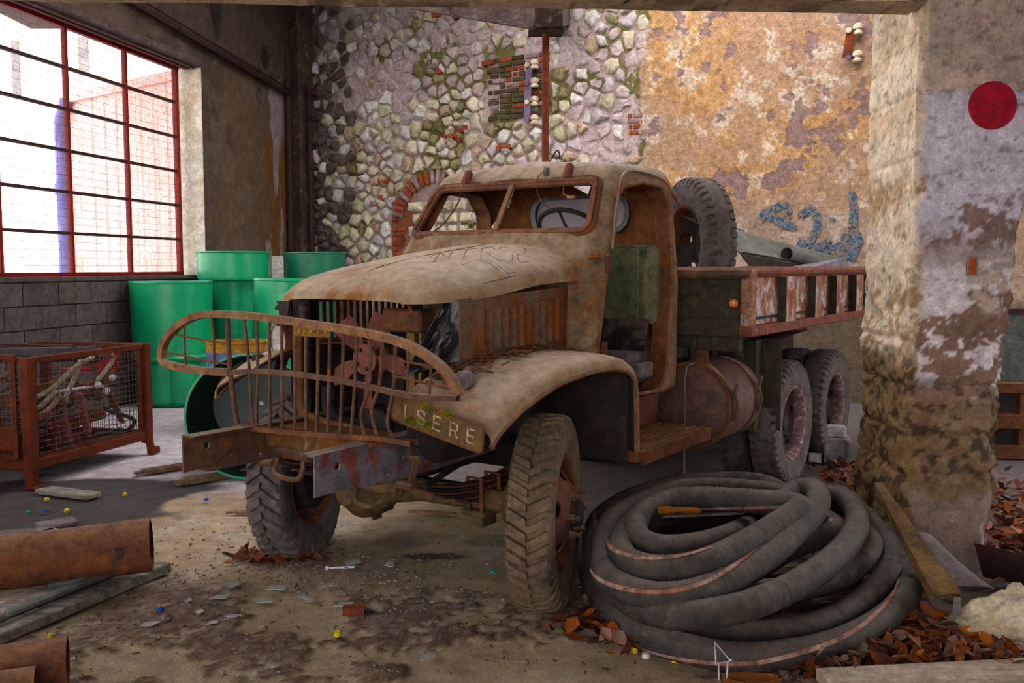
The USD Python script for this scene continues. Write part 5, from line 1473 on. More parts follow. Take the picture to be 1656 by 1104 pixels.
plastic('green_plastic', (0.004, 0.345, 0.13), .32)
plastic('green_dark', (0.006, 0.15, 0.07))
plastic('green_black', (0.004, 0.034, 0.02))


def bin_(label, loc, prof, material='green_plastic', feet=None, tilt=None, group=None):
    """prof: outer profile (r, z) from the foot up; an open plastic bin with a wall"""
    t = thing('green_bin', label, 'bin', loc)
    if tilt:
        UsdGeom.Xformable(t).AddRotateXYZOp().Set(Gf.Vec3f(*tilt))
    inner = [(max(r - .015, .01), max(z, .03)) for r, z in prof[::-1]]
    obj('shell', MB().lathe(prof + inner, n=72, closed=True), material, t, smooth=40)
    rt, zt_ = prof[-1]
    obj('rolled_rim', MB().lathe([(rt - .018, zt_ - .01), (rt - .012, zt_ + .008), (rt + .006, zt_ + .008), (rt + .010, zt_ - .012), (rt, zt_ - .02)], n=72, closed=True), material, t)
    if feet:
        for a in feet:
            c_ = np.array([.20 * math.cos(a), .20 * math.sin(a), 0])
            obj('foot_lobe', MB().lathe([(0, 0), (.13, .0), (.19, .05), (.21, .14), (.21, .5), (.18, .54), (0, .56)], c_, (0, 0, 1), 28), material, t)
    return t


bin_('green bin with a wide upper drum, nearest to the window and the mesh crate', (-4.0, 11.05, 0),
     [(.30, .0), (.34, .04), (.36, .50), (.44, .54), (.455, .57), (.43, .60), (.445, .66), (.462, 1.44)], feet=(3.6, 4.5, 5.4, .3, 1.6))
bin_('green bin with a broad collar at the top, behind the nearest bin by the jamb', (-3.72, 12.6, 0),
     [(.24, .0), (.26, .03), (.335, 1.42), (.455, 1.445), (.465, 1.47), (.470, 1.81)])
bin_('slightly tilted bright green bin beside the truck hood', (-2.83, 11.6, 0.01), [(.40, .0), (.41, .03), (.395, .7), (.375, 1.45)], tilt=(0, 1.6, 0))
bin_('dark topped green bin furthest back in front of the rubble wall corner', (-2.76, 13.2, 0), [(.22, .0), (.25, .03), (.32, 1.40), (.42, 1.45), (.425, 1.47), (.432, 1.81)], 'green_dark')
tb_ = thing('green_tub', 'big green plastic tub lying on its side behind the right front wheel', 'tub', (-1.97, 7.0, .485))
axis_ = unit((0.16, -1, 0.02))
obj('shell', MB().lathe([(.02, -.85), (.34, -.85), (.40, -.80), (.46, -.1), (.475, 0), (.46, 0), (.445, -.1), (.385, -.785), (.02, -.80)], (0, 0, 0), axis_, 72, closed=True), 'green_black', tb_, smooth=40)  # near black shell carries the inside shade, bright rim the lit edge
obj('rim', MB().lathe([(.462, -.006), (.462, .003), (.478, .003), (.478, -.010), (.47, -.02)], (0, 0, 0), axis_, 72, closed=True), 'green_plastic', tb_)
mat('drum_blue', (0.10, 0.14, 0.27), (0.16, 0.19, 0.30), (0.30, 0.28, 0.30), s1=5, s2=12, rough=0.6)
mat('drum_pale', (0.50, 0.48, 0.47), (0.36, 0.33, 0.32), (0.25, 0.14, 0.08), s1=5, s2=12, rough=0.6)
mat('drum_rim', (0.42, 0.26, 0.09), (0.30, 0.16, 0.06), (0.20, 0.10, 0.05), s1=6, s2=12, rough=0.6)
dr = thing('oil_drum', 'blue and white steel drum with an ochre rusty rim between bins and truck', 'drum', (-2.73, 9.3, 0))
obj('wall', MB().lathe([(0, .0), (.29, .0), (.295, .02), (.295, .28), (.305, .29), (.295, .30), (.295, .56), (.305, .57), (.295, .58), (.295, .60)], n=40), 'drum_pale', dr)
obj('blue_band', MB().lathe([(.2955, .60), (.297, .605), (.297, .775), (.2955, .78), (.28, .78), (.28, .60)], n=40, closed=True), 'drum_blue', dr)
obj('rim', MB().lathe([(.296, .78), (.297, .86), (.305, .868), (.305, .88), (.285, .88), (.283, .78)], n=40, closed=True), 'drum_rim', dr)
obj('lid', MB().lathe([(0, .80), (.284, .80), (.284, .805)], n=40), 'drum_rim', dr)
mat('white_board', (0.80, 0.74, 0.68), (0.7, 0.62, 0.55), None, rough=.7)
t = thing('pale_board', 'pale upright strip standing in the gap between the two collared green bins', 'board')
obj('board', MB().box((-3.23, 13.0, .88), (.17, .02, 1.76), None, .004), 'white_board', t)  # stand-in strip for a pale streak between the bins

# ================================================================ mesh crate with its junk
mat('crate_red', (0.12, 0.029, 0.016), (0.08, 0.022, 0.013), (0.065, 0.024, 0.015), s1=4, s2=13, rough=0.7)
mat('wire', (0.10, 0.075, 0.065), (0.14, 0.10, 0.085), (0.10, 0.05, 0.03), s1=8, rough=0.6, metal=.3)
mat('hose_tan', (0.36, 0.29, 0.20), (0.26, 0.20, 0.14), (0.16, 0.11, 0.08), s1=6, s2=16, rough=0.6)
mat('black_plastic', (0.035, 0.032, 0.036), (0.05, 0.045, 0.05), None, rough=.5)
mat('junk_dark', (0.05, 0.04, 0.035), (0.03, 0.025, 0.022), (0.10, 0.07, 0.05))
mat('junk_brown', (0.12, 0.075, 0.05), (0.08, 0.05, 0.035), (0.17, 0.12, 0.08))
mat('white_bits', (0.6, 0.6, 0.66), (0.5, 0.48, 0.5), None, rough=.5)
mat('red_plastic', (0.34, 0.03, 0.03), (0.25, 0.025, 0.025), None, rough=.5)
CA = np.array([-3.49, 6.73, 0])
CU, CV = unit((.266, .964, 0)), unit((-.964, .266, 0))      # along the right side, along the front
CL, CWD, CZ = 1.317, 1.02, .955
CP = lambda a, b, z: CA + a * CU + b * CV + np.array([0, 0, z])
CR = np.stack([CU, CV, (0, 0, 1)], 1)
cr = thing('mesh_crate', 'rusty red steel crate with wire mesh sides full of old hoses', 'crate')
for a, b in ((0, 0), (CL, 0), (0, CWD), (CL, CWD)):
    p = obj('corner_post', MB().box(CP(a, b, .53), (.075, .075, CZ - .10), CR, .006), 'crate_red', cr)
    sa, sb_ = (1 if a == 0 else -1), (1 if b == 0 else -1)
    obj('foot', MB().box(CP(a, b, .06), (.07, .07, .12), CR, .006).box(CP(a, b - .015, .012), (.10, .10, .02), CR, .004) if a == 0 else
        MB().bar(CP(a, b, .18), CP(a + .02, b - .02, .05), .05, .06).box(CP(a + .04, b - .03, .03), (.11, .06, .055), CR, .006), 'crate_red', p)
for z, h in ((CZ - .02, .045), (.17, .075)):
    obj('rail', MB().bar(CP(0, 0, z), CP(CL, 0, z), .04, h, ch=.005), 'crate_red', cr)
    obj('rail', MB().bar(CP(0, CWD, z), CP(CL, CWD, z), .04, h, ch=.005), 'crate_red', cr)
    obj('rail', MB().bar(CP(CL, 0, z), CP(CL, CWD, z), .04, h, ch=.005), 'crate_red', cr)
    obj('rail', MB().bar(CP(0, 0, z), CP(0, CWD, z), .04, h, ch=.005), 'crate_red', cr)
obj('front_plate', MB().box(CP(-.025, .56, .36), (.012, .92, .17), CR, .003), 'crate_red', cr)
obj('drop_frame', MB().bar(CP(-.03, .09, .22), CP(-.03, .09, .97), .03, .03).bar(CP(-.03, .09, .96), CP(-.03, CWD - .05, .96), .025, .035).bar(CP(-.03, .09, .23), CP(-.03, CWD - .05, .23), .025, .03), 'crate_red', cr)
obj('inner_frame', MB().bar(CP(.06, .01, .20), CP(.06, .01, .92), .03, .035).bar(CP(CL - .06, .01, .20), CP(CL - .06, .01, .92), .03, .035).bar(CP(.06, .01, .21), CP(CL - .06, .01, .21), .03, .03), 'crate_red', cr)
obj('floor_plate', MB().box(CP(CL / 2, CWD / 2, .16), (CL, CWD, .012), CR), 'crate_red', cr)


def mesh_panel(p, e, L, z0, z1, step=.042):
    m = MB()
    n = int(L / step)
    for k in range(1, n):
        m.tube([p + e * L * k / n + [0, 0, z0], p + e * L * k / n + [0, 0, z1]], .0022, 3, caps=False)
    for k in range(1, int((z1 - z0) / step)):
        m.tube([p + [0, 0, z0 + k * step], p + e * L + [0, 0, z0 + k * step]], .0022, 3, caps=False)
    return m


for p, e, L, z0, z1 in ((CP(0, 0, 0), CU, CL, .2, .94), (CP(0, CWD, 0), CU, CL, .2, .94), (CP(CL, 0, 0), CV, CWD, .2, .94), (CP(-.03, 0, 0), CV, CWD, .44, .95), (CP(-.02, 0, 0), CV, CWD, .2, .28)):
    tag(obj('wire_mesh', mesh_panel(p, e, L, z0, z1), 'wire', cr, smooth=False), kind='stuff')
rh = random.Random(12)
loops = [('pale tan hose looping high against the crate side', 'hose_tan', .019, [(.12, .10, .62), (.35, .08, .70), (.55, .10, .80), (.75, .12, .86), (1.0, .14, .90), (1.12, .16, .84), (.95, .12, .74), (.8, .10, .66)]),
         ('tan hose crossing low through the crate mesh', 'hose_tan', .020, [(.08, .12, .50), (.22, .08, .58), (.34, .07, .66), (.40, .1, .60), (.3, .12, .52), (.16, .1, .48)]),
         ('tan hose bent upright in the middle of the crate', 'hose_tan', .020, [(.45, .12, .46), (.50, .10, .62), (.58, .08, .76), (.66, .10, .86), (.80, .16, .83), (.90, .2, .80)]),
         ('thin grey tube lying across the crate junk', 'white_bits', .012, [(.30, .10, .66), (.6, .09, .655), (.85, .1, .64), (1.0, .15, .62)])]
for lab, mt, r, P in loops:
    t = thing('junk_hose', lab, 'hose')
    obj('hose', MB().tube(catmull([CP(*p) for p in P], 10), r, 8), mt, t)
for k in range(11):
    a0, b0 = rh.uniform(.1, .9), rh.uniform(.08, .5)
    P = [(a0, b0, rh.uniform(.25, .5))]
    for _ in range(6):
        P.append((min(max(P[-1][0] + rh.uniform(-.35, .4), .08), 1.24), min(max(P[-1][1] + rh.uniform(-.15, .15), .07), .85), min(max(P[-1][2] + rh.uniform(-.12, .18), .22), .80)))
    t = thing('tangled_hose', 'dark dirty hose in the tangle inside the mesh crate', 'hose', group='tangle in the crate')
    obj('hose', MB().tube(catmull([CP(*q) for q in P], 8), rh.uniform(.012, .024), 7), ('junk_dark', 'junk_dark', 'junk_brown')[k % 3], t)
t = thing('black_duct', 'black plastic pipe lying on top of the crate at the left', 'pipe')
obj('duct', MB().lathe([(.055, 0), (.062, 0), (.062, .95), (.055, .95)], CP(.52, .98, .90), unit(CP(.9, .14, .90) - CP(.52, .98, .90)), 20, closed=True), 'black_plastic', t)
obj('end_ring', MB().lathe([(.05, 0), (.072, 0), (.072, .05), (.05, .05)], CP(.88, .18, .90), unit(CP(.9, .14, .90) - CP(.52, .98, .90)), 20, closed=True), 'black_plastic', t)
t = thing('black_cable', 'loose black cable drooping over the crate pipe', 'cable')
obj('cable', MB().tube(catmull([CP(.3, .95, .98), CP(.5, .7, 1.0), CP(.62, .45, .985), CP(.8, .3, .97), CP(.9, .2, .90)], 8), .010, 6), 'black_plastic', t)
t = thing('red_tray', 'small red plastic tray in the back of the crate', 'tray')
obj('tray', MB().box(CP(1.22, .40, .83), (.05, .42, .17), CR, .01).box(CP(1.1, .40, .75), (.2, .42, .015), CR), 'red_plastic', t)
junk = [('rusty flat bar leaning steeply inside the crate near its far post', 'rust_brown', (1.12, .09, .30), (.92, .07, .62), .05, .02), ('second rusty bar leaning inside the crate middle', 'rust_mauve', (.72, .10, .28), (.60, .08, .62), .05, .05),
        ('third rusty bar leaning inside the crate, left of the middle one', 'rust_mauve', (.52, .12, .24), (.42, .1, .60), .06, .05), ('thick rusty offcut lying across the crate at the right', 'rust_brown', (.75, .14, .62), (1.15, .2, .70), .09, .10),
        ('long rusty bar lying low in the crate', 'rust_brown', (.20, .3, .32), (1.2, .35, .36), .08, .08), ('broad rusty plate standing at the back of the crate', 'rust_brown', (.15, .5, .45), (.9, .55, .50), .03, .35)]
for lab, mt, a, b, w_, h_ in junk:
    t = thing('scrap_bar', lab, 'scrap')
    obj('bar', MB().bar(CP(*a), CP(*b), w_, h_, ch=.004), mt, t)
t = thing('bent_tube', 'rust red tube bent into an arch at the near end of the crate', 'tube')
obj('tube', MB().tube(catmull([CP(.10, .10, .19), CP(.10, .09, .38), CP(.16, .08, .47), CP(.28, .08, .49), CP(.34, .09, .44), CP(.34, .1, .19)], 8), .03, 10), 'crate_red', t)
t = thing('white_scrap', 'crumpled white plastic scraps among the crate junk', 'plastic scrap')
for a, z in ((.98, .70), (.90, .60), (.80, .66)):
    v, f = np.array(trimesh.creation.icosphere(1, .028).vertices), trimesh.creation.icosphere(1, .028).faces
    v = v * (1 + .5 * (F(v[:, 0], v[:, 1], v[:, 2], s=30, seed=5)[:, None] - .3))
    obj('scrap', (v + CP(a, .06, z), np.array(f)), 'white_bits', t)

# ================================================================ the coil of hose
mat('hose_black', (0.05, 0.042, 0.034), (0.032, 0.027, 0.023), (0.10, 0.082, 0.065), s1=4, s2=9, t3=(.56, .68), rough=0.75, spec=.3, bump=.12, fine=.25,
    dust=((0.16, 0.13, 0.10), 0.2, 0.95, .65))
mat('stripe_pink', (0.30, 0.15, 0.115), (0.40, 0.31, 0.25), (0.11, 0.08, 0.065), s1=6, s2=14, t3=(.55, .62), rough=.8)
HOSE = [(1.51, 5.38, 0.06), (1.09, 5.53, 0.06), (0.68, 5.53, 0.06), (0.46, 5.25, 0.06), (0.40, 4.87, 0.06), (0.40, 4.45, 0.06), (0.45, 4.11, 0.06), (0.55, 3.85,
0.06), (0.70, 3.69, 0.06), (0.90, 3.60, 0.06), (1.07, 3.63, 0.06), (1.26, 3.70, 0.06), (1.46, 3.84, 0.06), (1.70, 4.09, 0.06), (1.90, 4.39, 0.07), (2.00, 4.64,
0.07), (2.05, 4.98, 0.07), (1.98, 5.23, 0.07), (1.65, 5.42, 0.08), (1.27, 5.49, 0.09), (0.88, 5.40, 0.10), (0.62, 5.08, 0.10), (0.50, 4.63, 0.12), (0.50, 4.20,
0.13), (0.57, 3.97, 0.12), (0.71, 3.92, 0.07), (0.85, 3.86, 0.07), (1.03, 3.82, 0.07), (1.24, 3.88, 0.07), (1.46, 4.05, 0.07), (1.69, 4.29, 0.09), (1.89, 4.59,
0.11), (2.00, 4.87, 0.14), (2.04, 5.10, 0.17), (1.99, 5.28, 0.20), (1.88, 5.53, 0.20), (1.62, 5.33, 0.20), (1.27, 5.48, 0.20), (0.85, 5.38, 0.20), (0.56, 5.04,
0.20), (0.45, 4.63, 0.20), (0.48, 4.21, 0.20), (0.57, 3.97, 0.18), (0.76, 4.00, 0.14), (1.01, 4.06, 0.13), (1.23, 4.17, 0.13), (1.41, 4.28, 0.13), (1.59, 4.39,
0.14), (1.76, 4.58, 0.17), (1.86, 4.78, 0.19), (1.84, 4.91, 0.20), (1.76, 5.04, 0.20), (1.55, 5.54, 0.30), (1.31, 5.66, 0.30), (0.99, 5.57, 0.30), (0.72, 5.33,
0.29), (0.49, 4.97, 0.27), (0.41, 4.58, 0.26), (0.40, 4.19, 0.25), (0.45, 3.86, 0.24), (0.54, 3.66, 0.24), (0.68, 3.57, 0.25), (0.86, 3.60, 0.26), (1.05, 3.74,
0.26), (1.26, 3.94, 0.27), (1.50, 4.23, 0.29), (1.69, 4.53, 0.32), (1.80, 4.83, 0.33), (1.83, 5.12, 0.33), (1.71, 5.22, 0.33), (1.45, 5.19, 0.30), (1.21, 5.24,
0.30), (0.88, 5.18, 0.29), (0.64, 4.93, 0.28), (0.53, 4.62, 0.27), (0.49, 4.25, 0.26), (0.54, 4.00, 0.25), (0.71, 3.97, 0.24), (0.94, 4.06, 0.23), (1.15, 4.28,
0.22), (1.37, 4.56, 0.22), (1.54, 4.68, 0.23), (1.64, 4.69, 0.25), (1.68, 4.82, 0.26), (1.59, 4.85, 0.30), (1.45, 4.97, 0.38), (1.30, 5.09, 0.38), (1.06, 5.15,
0.38), (0.83, 5.06, 0.37), (0.59, 4.76, 0.36), (0.46, 4.46, 0.34), (0.41, 4.13, 0.33), (0.40, 3.88, 0.31), (0.47, 3.72, 0.30), (0.58, 3.63, 0.30), (0.73, 3.65,
0.31), (0.89, 3.76, 0.33), (1.10, 3.97, 0.36), (1.29, 4.21, 0.40), (1.44, 4.41, 0.44), (1.53, 4.62, 0.46), (1.56, 4.83, 0.45), (1.49, 4.90, 0.42), (1.36, 4.66,
0.42), (1.18, 4.71, 0.42), (0.97, 4.69, 0.42), (0.77, 4.64, 0.41), (0.60, 4.44, 0.39), (0.49, 4.13, 0.38), (0.47, 3.94, 0.37), (0.52, 3.80, 0.37), (0.64, 3.76,
0.37), (0.79, 3.78, 0.39), (0.97, 3.93, 0.41), (1.16, 4.14, 0.43), (1.31, 4.30, 0.46), (1.37, 4.40, 0.47), (1.31, 4.44, 0.47), (1.16, 4.54, 0.46), (0.96, 4.63,
0.45), (0.79, 4.63, 0.44), (0.65, 4.49, 0.42), (0.56, 4.25, 0.41), (0.57, 4.03, 0.40), (0.66, 3.98, 0.39), (0.81, 4.08, 0.37), (1.00, 4.31, 0.34), (1.19, 4.64,
0.30)]
hp = catmull(np.array(HOSE), 6)
for _ in range(3):
    hp[1:-1] = (hp[:-2] + 2 * hp[1:-1] + hp[2:]) / 4
seg = np.linalg.norm(np.diff(hp, axis=0), axis=1)
s_ = np.concatenate([[0], np.cumsum(seg)])
sd = np.arange(0, s_[-1], .010)
hp = np.stack([np.interp(sd, s_, hp[:, k]) for k in range(3)], 1)
for _ in range(12):
    hp[1:-1] = (hp[:-2] + 2 * hp[1:-1] + hp[2:]) / 4
hp[:, 2] = np.maximum(hp[:, 2], .066)
HR = .060
t = thing('hose_coil', 'big loose coil of thick ribbed black rubber hose on the floor before the pillar', 'hose')
obj('hose', MB().tube(hp, HR + .0016 * np.sign(np.sin(2 * np.pi * sd / .024)), 20), 'hose_black', t, smooth=60)
T = np.gradient(hp, axis=0)
T /= np.linalg.norm(T, axis=1, keepdims=True)
u_ = np.cross(T, (0, 0, 1.0))
u_ /= np.maximum(np.linalg.norm(u_, axis=1, keepdims=True), 1e-9)
w_ = np.cross(u_, T)
ph = 2 * np.pi * sd / 3.4 + .6
rows_ = []
for da in (-.14, -.05, .05, .14):
    rows_.append(hp + (HR + .0030) * (np.cos(ph + da)[:, None] * u_ + np.sin(ph + da)[:, None] * w_))
worn = F(sd, 0, s=1.3, seed=8, o=3) > .44
G = np.stack(rows_, 0)
runs, start = [], None
for i, k in enumerate(worn):
    if k and start is None:
        start = i
    if (not k or i == len(worn) - 1) and start is not None:
        if i - start > 12:
            runs.append((start, i))
        start = None
for a, b in runs:
    obj('stripe', MB().grid(G[:, a:b:2][:, ::-1]), 'stripe_pink', t)
mat('old_board', (0.16, 0.105, 0.07), (0.11, 0.075, 0.055), (0.22, 0.16, 0.12), s1=4, s2=12, stretch=(1, 5, 5), rough=.95)
for k, (a, b, w1, h1, z1, lab) in enumerate((((.62, 4.28), (1.98, 4.42), .13, .022, .052, 'brown weathered board under the hose coil, its front one'), ((.75, 4.62), (1.85, 4.75), .11, .022, .052, 'brown weathered board under the hose coil, its rear one'))):
    t = thing('floor_board', lab, 'board')
    obj('board', MB().bar((*a, z1), (*b, z1), w1, h1, ch=.004).bar((a[0] + .2, a[1] - .05, .02), (a[0] + .25, a[1] + .05, .02), .05, .04).bar((b[0] - .3, b[1] - .05, .02), (b[0] - .25, b[1] + .05, .02), .05, .04), 'old_board', t)

# ================================================================ pipes, planks and rubble on the left
mat('pipe_rust', (0.15, 0.066, 0.038), (0.11, 0.05, 0.033), (0.21, 0.09, 0.042), s1=3, s2=8, rough=.85, bump=.3, bs=60, dust=((0.27, 0.17, 0.11), .3, 1, .6))
t = thing('rusty_pipe', 'thick rusty steel pipe lying across the planks at the left edge', 'pipe')
e0, e1 = np.array([-1.80, 4.60, .222]), np.array([-3.4, 4.10, .15])
obj('pipe', MB().lathe([(.118, 0), (.131, 0), (.131, 1.75), (.118, 1.75)], e0, unit(e1 - e0), 48, closed=True), 'pipe_rust', t)
obj('weld_patch', MB().lathe([(0, .004), (.03, .004), (.033, 0)], e0 + unit(e1 - e0) * .13 + np.array([.02, -.126, .01]), (.1, -1, .05), 16), 'dark_iron', t)
for lab, e0, e1, r in (('rusty pipe end at the bottom left corner, the farther of the two', (-1.69, 3.47, .102), (-3.0, 2.95, .10), .10), ('rusty pipe end at the bottom left corner, the nearer of the two', (-1.71, 3.27, .088), (-3.0, 2.75, .085), .085)):
    t = thing('rusty_pipe', lab, 'pipe')
    e0, e1 = np.array(e0), np.array(e1)
    obj('pipe', MB().lathe([(r - .01, 0), (r, 0), (r, 1.4), (r - .01, 1.4)], e0, unit(e1 - e0), 40, closed=True), 'pipe_rust', t)
pd = unit((-.36, -.93, 0))
pw_ = unit((-.93, .36, 0))
for lab, o, L, wd, z, th, mt in (('broad grey weathered plank under the rusty pipe, lowest of the stack', (-1.79, 4.84), 1.05, .30, .03, .05, 'grey_wood'), ('grey splintered plank on the left side of the stack under the pipe', (-2.10, 4.80), 1.1, .30, .025, .045, 'grey_wood'),
                                 ('narrow grey board on top of the plank stack under the pipe', (-1.93, 4.78), .98, .13, .073, .03, 'grey_wood'), ('pale grey top board at the outer end of the plank stack', (-2.13, 4.55), .8, .22, .066, .03, 'pale_plank')):
    t = thing('plank', lab, 'plank')
    a = np.array([*o, z]) + pw_ * wd / 2
    q = MB().bar(a, a + pd * L, wd, th, ch=.006)
    v = np.array(q.v)
    obj('plank', q, mt, t)
t = thing('broken_moulding', 'splintered greenish moulding strip lying on the planks beside the pipe', 'strip')
obj('strip', MB().bar((-1.96, 4.60, .10), (-2.20, 3.98, .10), .045, .03, ch=.008).bar((-2.02, 4.45, .105), (-2.2, 4.35, .10), .03, .02), 'zinc_green', t)
for k, (x, y, r, lx, ly, lab) in enumerate(((-2.90, 5.42, 20, .36, .30, 'dark grey slab lying by the left edge behind the pipe'), (-2.62, 5.42, -15, .42, .22, 'pale grey slab beside the dark one behind the pipe'), (-2.82, 5.72, 40, .22, .14, 'small grey slab fragment behind the two slabs'))):
    t = thing('slab', lab, 'slab')
    obj('slab', MB().box((x, y, .02), (lx, ly, .03), euler(rz=r), .005), 'grey_panel' if k != 1 else 'drum_pale', t)
mat('stick_wood', (0.20, 0.14, 0.09), (0.13, 0.09, 0.06), (0.28, 0.21, 0.15), s1=6, s2=14, stretch=(1, 4, 4), rough=.95)
for lab, a, b, w1, h1 in (('split wooden stick on the pale floor right of the crate', (-2.86, 7.18), (-2.50, 7.53), .09, .04), ('short dark splinter beside the split stick', (-2.62, 7.50), (-2.28, 7.42), .05, .025), ('rough wooden stake end pointing out from behind the front wheel', (-2.42, 6.83), (-1.95, 7.30), .08, .05),
                          ('flat grey board end lying beside the crate leg', (-3.33, 6.60), (-2.90, 6.42), .13, .035), ('little wooden lath beside the right front tyre', (-1.80, 6.02), (-1.55, 6.02), .05, .02), ('brown batten lying under the front axle', (-.62, 6.02), (-.36, 5.95), .035, .025)):
    t = thing('wood_piece', lab, 'wood piece')
    m = MB().bar((*a, h1 / 2 + .004), (*b, h1 / 2 + .004), w1, h1, ch=.006)
    d_ = unit(np.array(b) - np.array(a))
    m.bar((*(np.array(a) - d_ * .06), h1 / 2), (*a, h1 / 2 + .006), w1 * .5, h1 * .6)
    obj('wood', m, 'stick_wood' if 'grey' not in lab else 'grey_wood', t)

# ================================================================ right: leaning bar, sheets, tarpaulin, plank, blocks
mat('bar_yellow', (0.19, 0.125, 0.055), (0.10, 0.062, 0.03), (0.085, 0.05, 0.03), s1=6, s2=12, rough=.8)
mat('tarp_cream', (0.64, 0.56, 0.42), (0.50, 0.41, 0.28), (0.72, 0.67, 0.58), s1=5, s2=11, rough=.8, coord='position')
mat('cement_grey', (0.30, 0.28, 0.275), (0.23, 0.215, 0.21), None, s1=5, rough=.95)
mat('cement_white', (0.58, 0.55, 0.56), (0.48, 0.45, 0.45), None, s1=5, rough=.95)
t = thing('angle_iron', 'yellow-rusted steel channel leaning over the hose against the pillar foot', 'steel bar')
a, b = np.array([1.925, 4.06, .165]), np.array([1.93, 4.88, .47])
d_ = unit(b - a)
sd_ = unit(np.cross(d_, (0, 0, 1)))
up_ = np.cross(sd_, d_)
G = []
for k in np.linspace(0, 1, 12):
    w1 = .062 * (1 - .72 * k)
    p = a + (b - a) * k
    G.append([p - sd_ * w1 - up_ * .045 * (1 - .5 * k), p - sd_ * w1, p + sd_ * w1, p + sd_ * w1 - up_ * .06 * (1 - .5 * k)])
obj('channel', MB().sheet(np.array(G), .008), 'bar_yellow', t)
obj('end_leg', MB().bar(a + sd_ * .05 - up_ * .02, a + sd_ * .045 - np.array([0, 0, .15]), .03, .012), 'grey_panel', t)
t = thing('bent_sheet', 'grey curled sheet metal behind the leaning channel at the pillar foot', 'metal sheet')
G = np.array([[(2.02 + .13 * math.cos(q) + .05 * k, 4.40 - .16 * k, .135 + .125 * math.sin(q) * (1 - .75 * k)) for k in np.linspace(-.6, 1.2, 8)] for q in np.linspace(-.9, 2.9, 16)])
obj('sheet', MB().sheet(G, .005), 'grey_panel', t)
x, y = np.meshgrid(np.linspace(1.84, 2.75, 80), np.linspace(3.70, 4.42, 64), indexing='ij')
n1, n2 = F(x, y, s=4.5, seed=101), F(x * 1.5 + y, y - x, s=6, seed=102)
edge_ = sm(x - 1.81 - .08 * (n1 - .5) - .25 * sm(4.0 - y, 0, .3) * sm(2.1 - x, 0, .2), 0, .16) * sm(y - 3.74, 0, .12) * sm(4.20 - y + .10 * sm(x, 2.1, 2.4) + .1 * (n1 - .5), 0, .12)
z = -.01 + edge_ * (.05 + .10 * sm(x, 1.9, 2.2) + .11 * (n1 - .5) + .07 * np.abs(n2 - .5) * 2)
t = thing('tarpaulin', 'crumpled dirty cream tarpaulin heap on the leaves at the right edge', 'tarpaulin')
obj('cloth', MB().grid(np.stack([x, y, z], -1)), 'tarp_cream', t, smooth=True)
t = thing('pale_plank', 'pale sawn plank lying flat at the bottom right corner', 'plank')
obj('plank', MB().bar((1.19, 3.44, .028), (2.6, 3.60, .028), .20, .05, ch=.004), 'pale_plank', t)
t = thing('blue_rod', 'thin grey-blue rod lying at the foot of the pillar', 'rod')
obj('rod', MB().cyl((2.10, 4.58, .016), (2.62, 4.62, .016), .013, 10), 'zinc_lilac', t)
t = thing('thin_plate', 'thin dark steel plate propped on edge right of the pillar foot', 'metal plate')
obj('plate', MB().sheet([[(2.42, 4.72, .02), (2.95, 4.02, .02)], [(2.36, 4.70, .20), (2.88, 4.0, .20)]], .006), 'dark_iron', t)
yb = -33
RB = euler(rz=-14)
for lab, c_, s3, mt in (('grey hollow concrete block beside the rear wheel', (2.68, 7.68, .107), (.20, .22, .214), 'cement_grey'), ('small grey brick on top of the concrete block', (2.665, 7.67, .262), (.16, .12, .09), 'cement_white'), ('little white block on the floor beside the rear tyre', (2.50, 7.66, .042), (.10, .09, .084), 'cement_white')):
    t = thing('concrete_block', lab, 'block')
    m = MB().box(c_, s3, RB, .008)
    if s3[0] == .20:
        m.box(np.array(c_) + RB @ np.array([-.085, -.112, 0]), (.03, .012, .20), RB, .003).box(np.array(c_) + RB @ np.array([.085, -.112, 0]), (.03, .012, .20), RB, .003)
    obj('block', m, mt, t)
t = thing('steel_frame', 'dark rusty steel frame standing in the gloom right of the pillar', 'steel frame')
for nm, a, b, w1, h1, mt in (('beam', (3.7, 7.9, .60), (6.2, 7.5, .60), .10, .09, 'rust_brown'), ('beam', (3.7, 7.9, .32), (6.2, 7.5, .32), .12, .12, 'rust_brown'), ('beam', (3.7, 7.9, .06), (6.2, 7.5, .06), .12, .12, 'rust_brown'),
                             ('upright', (4.28, 7.82, 0), (4.28, 7.82, .64), .08, .08, 'rust_brown'), ('upright', (5.0, 7.7, 0), (5.0, 7.7, .64), .08, .08, 'rust_brown'), ('rear_panel', (3.7, 8.1, .3), (6.2, 7.7, .3), .02, .6, 'grime')):
    obj(nm, MB().bar(a, b, w1, h1, up=(0, 0, 1) if nm != 'upright' else (1, 0, 0), ch=.008), mt, t)
t = thing('green_board', 'dull grey-green board standing behind the rusty steel frame', 'board')
obj('board', MB().bar((3.7, 8.3, .60), (6.2, 7.9, .60), .03, 1.2), 'zinc_green', t)
obj('top_rail', MB().bar((3.7, 8.28, 1.22), (6.2, 7.88, 1.22), .05, .05), 'dark_iron', t)

# ================================================================ small things on the floor
matcol('leaf', rough=.85, bump=.2, bs=60, fine=.3, sf=80)
LEAF = np.array([(.31, .105, .045), (.22, .075, .04), (.15, .06, .04), (.34, .15, .08), (.36, .20, .16), (.30, .10, .03), (.10, .05, .035), (.27, .17, .13)])


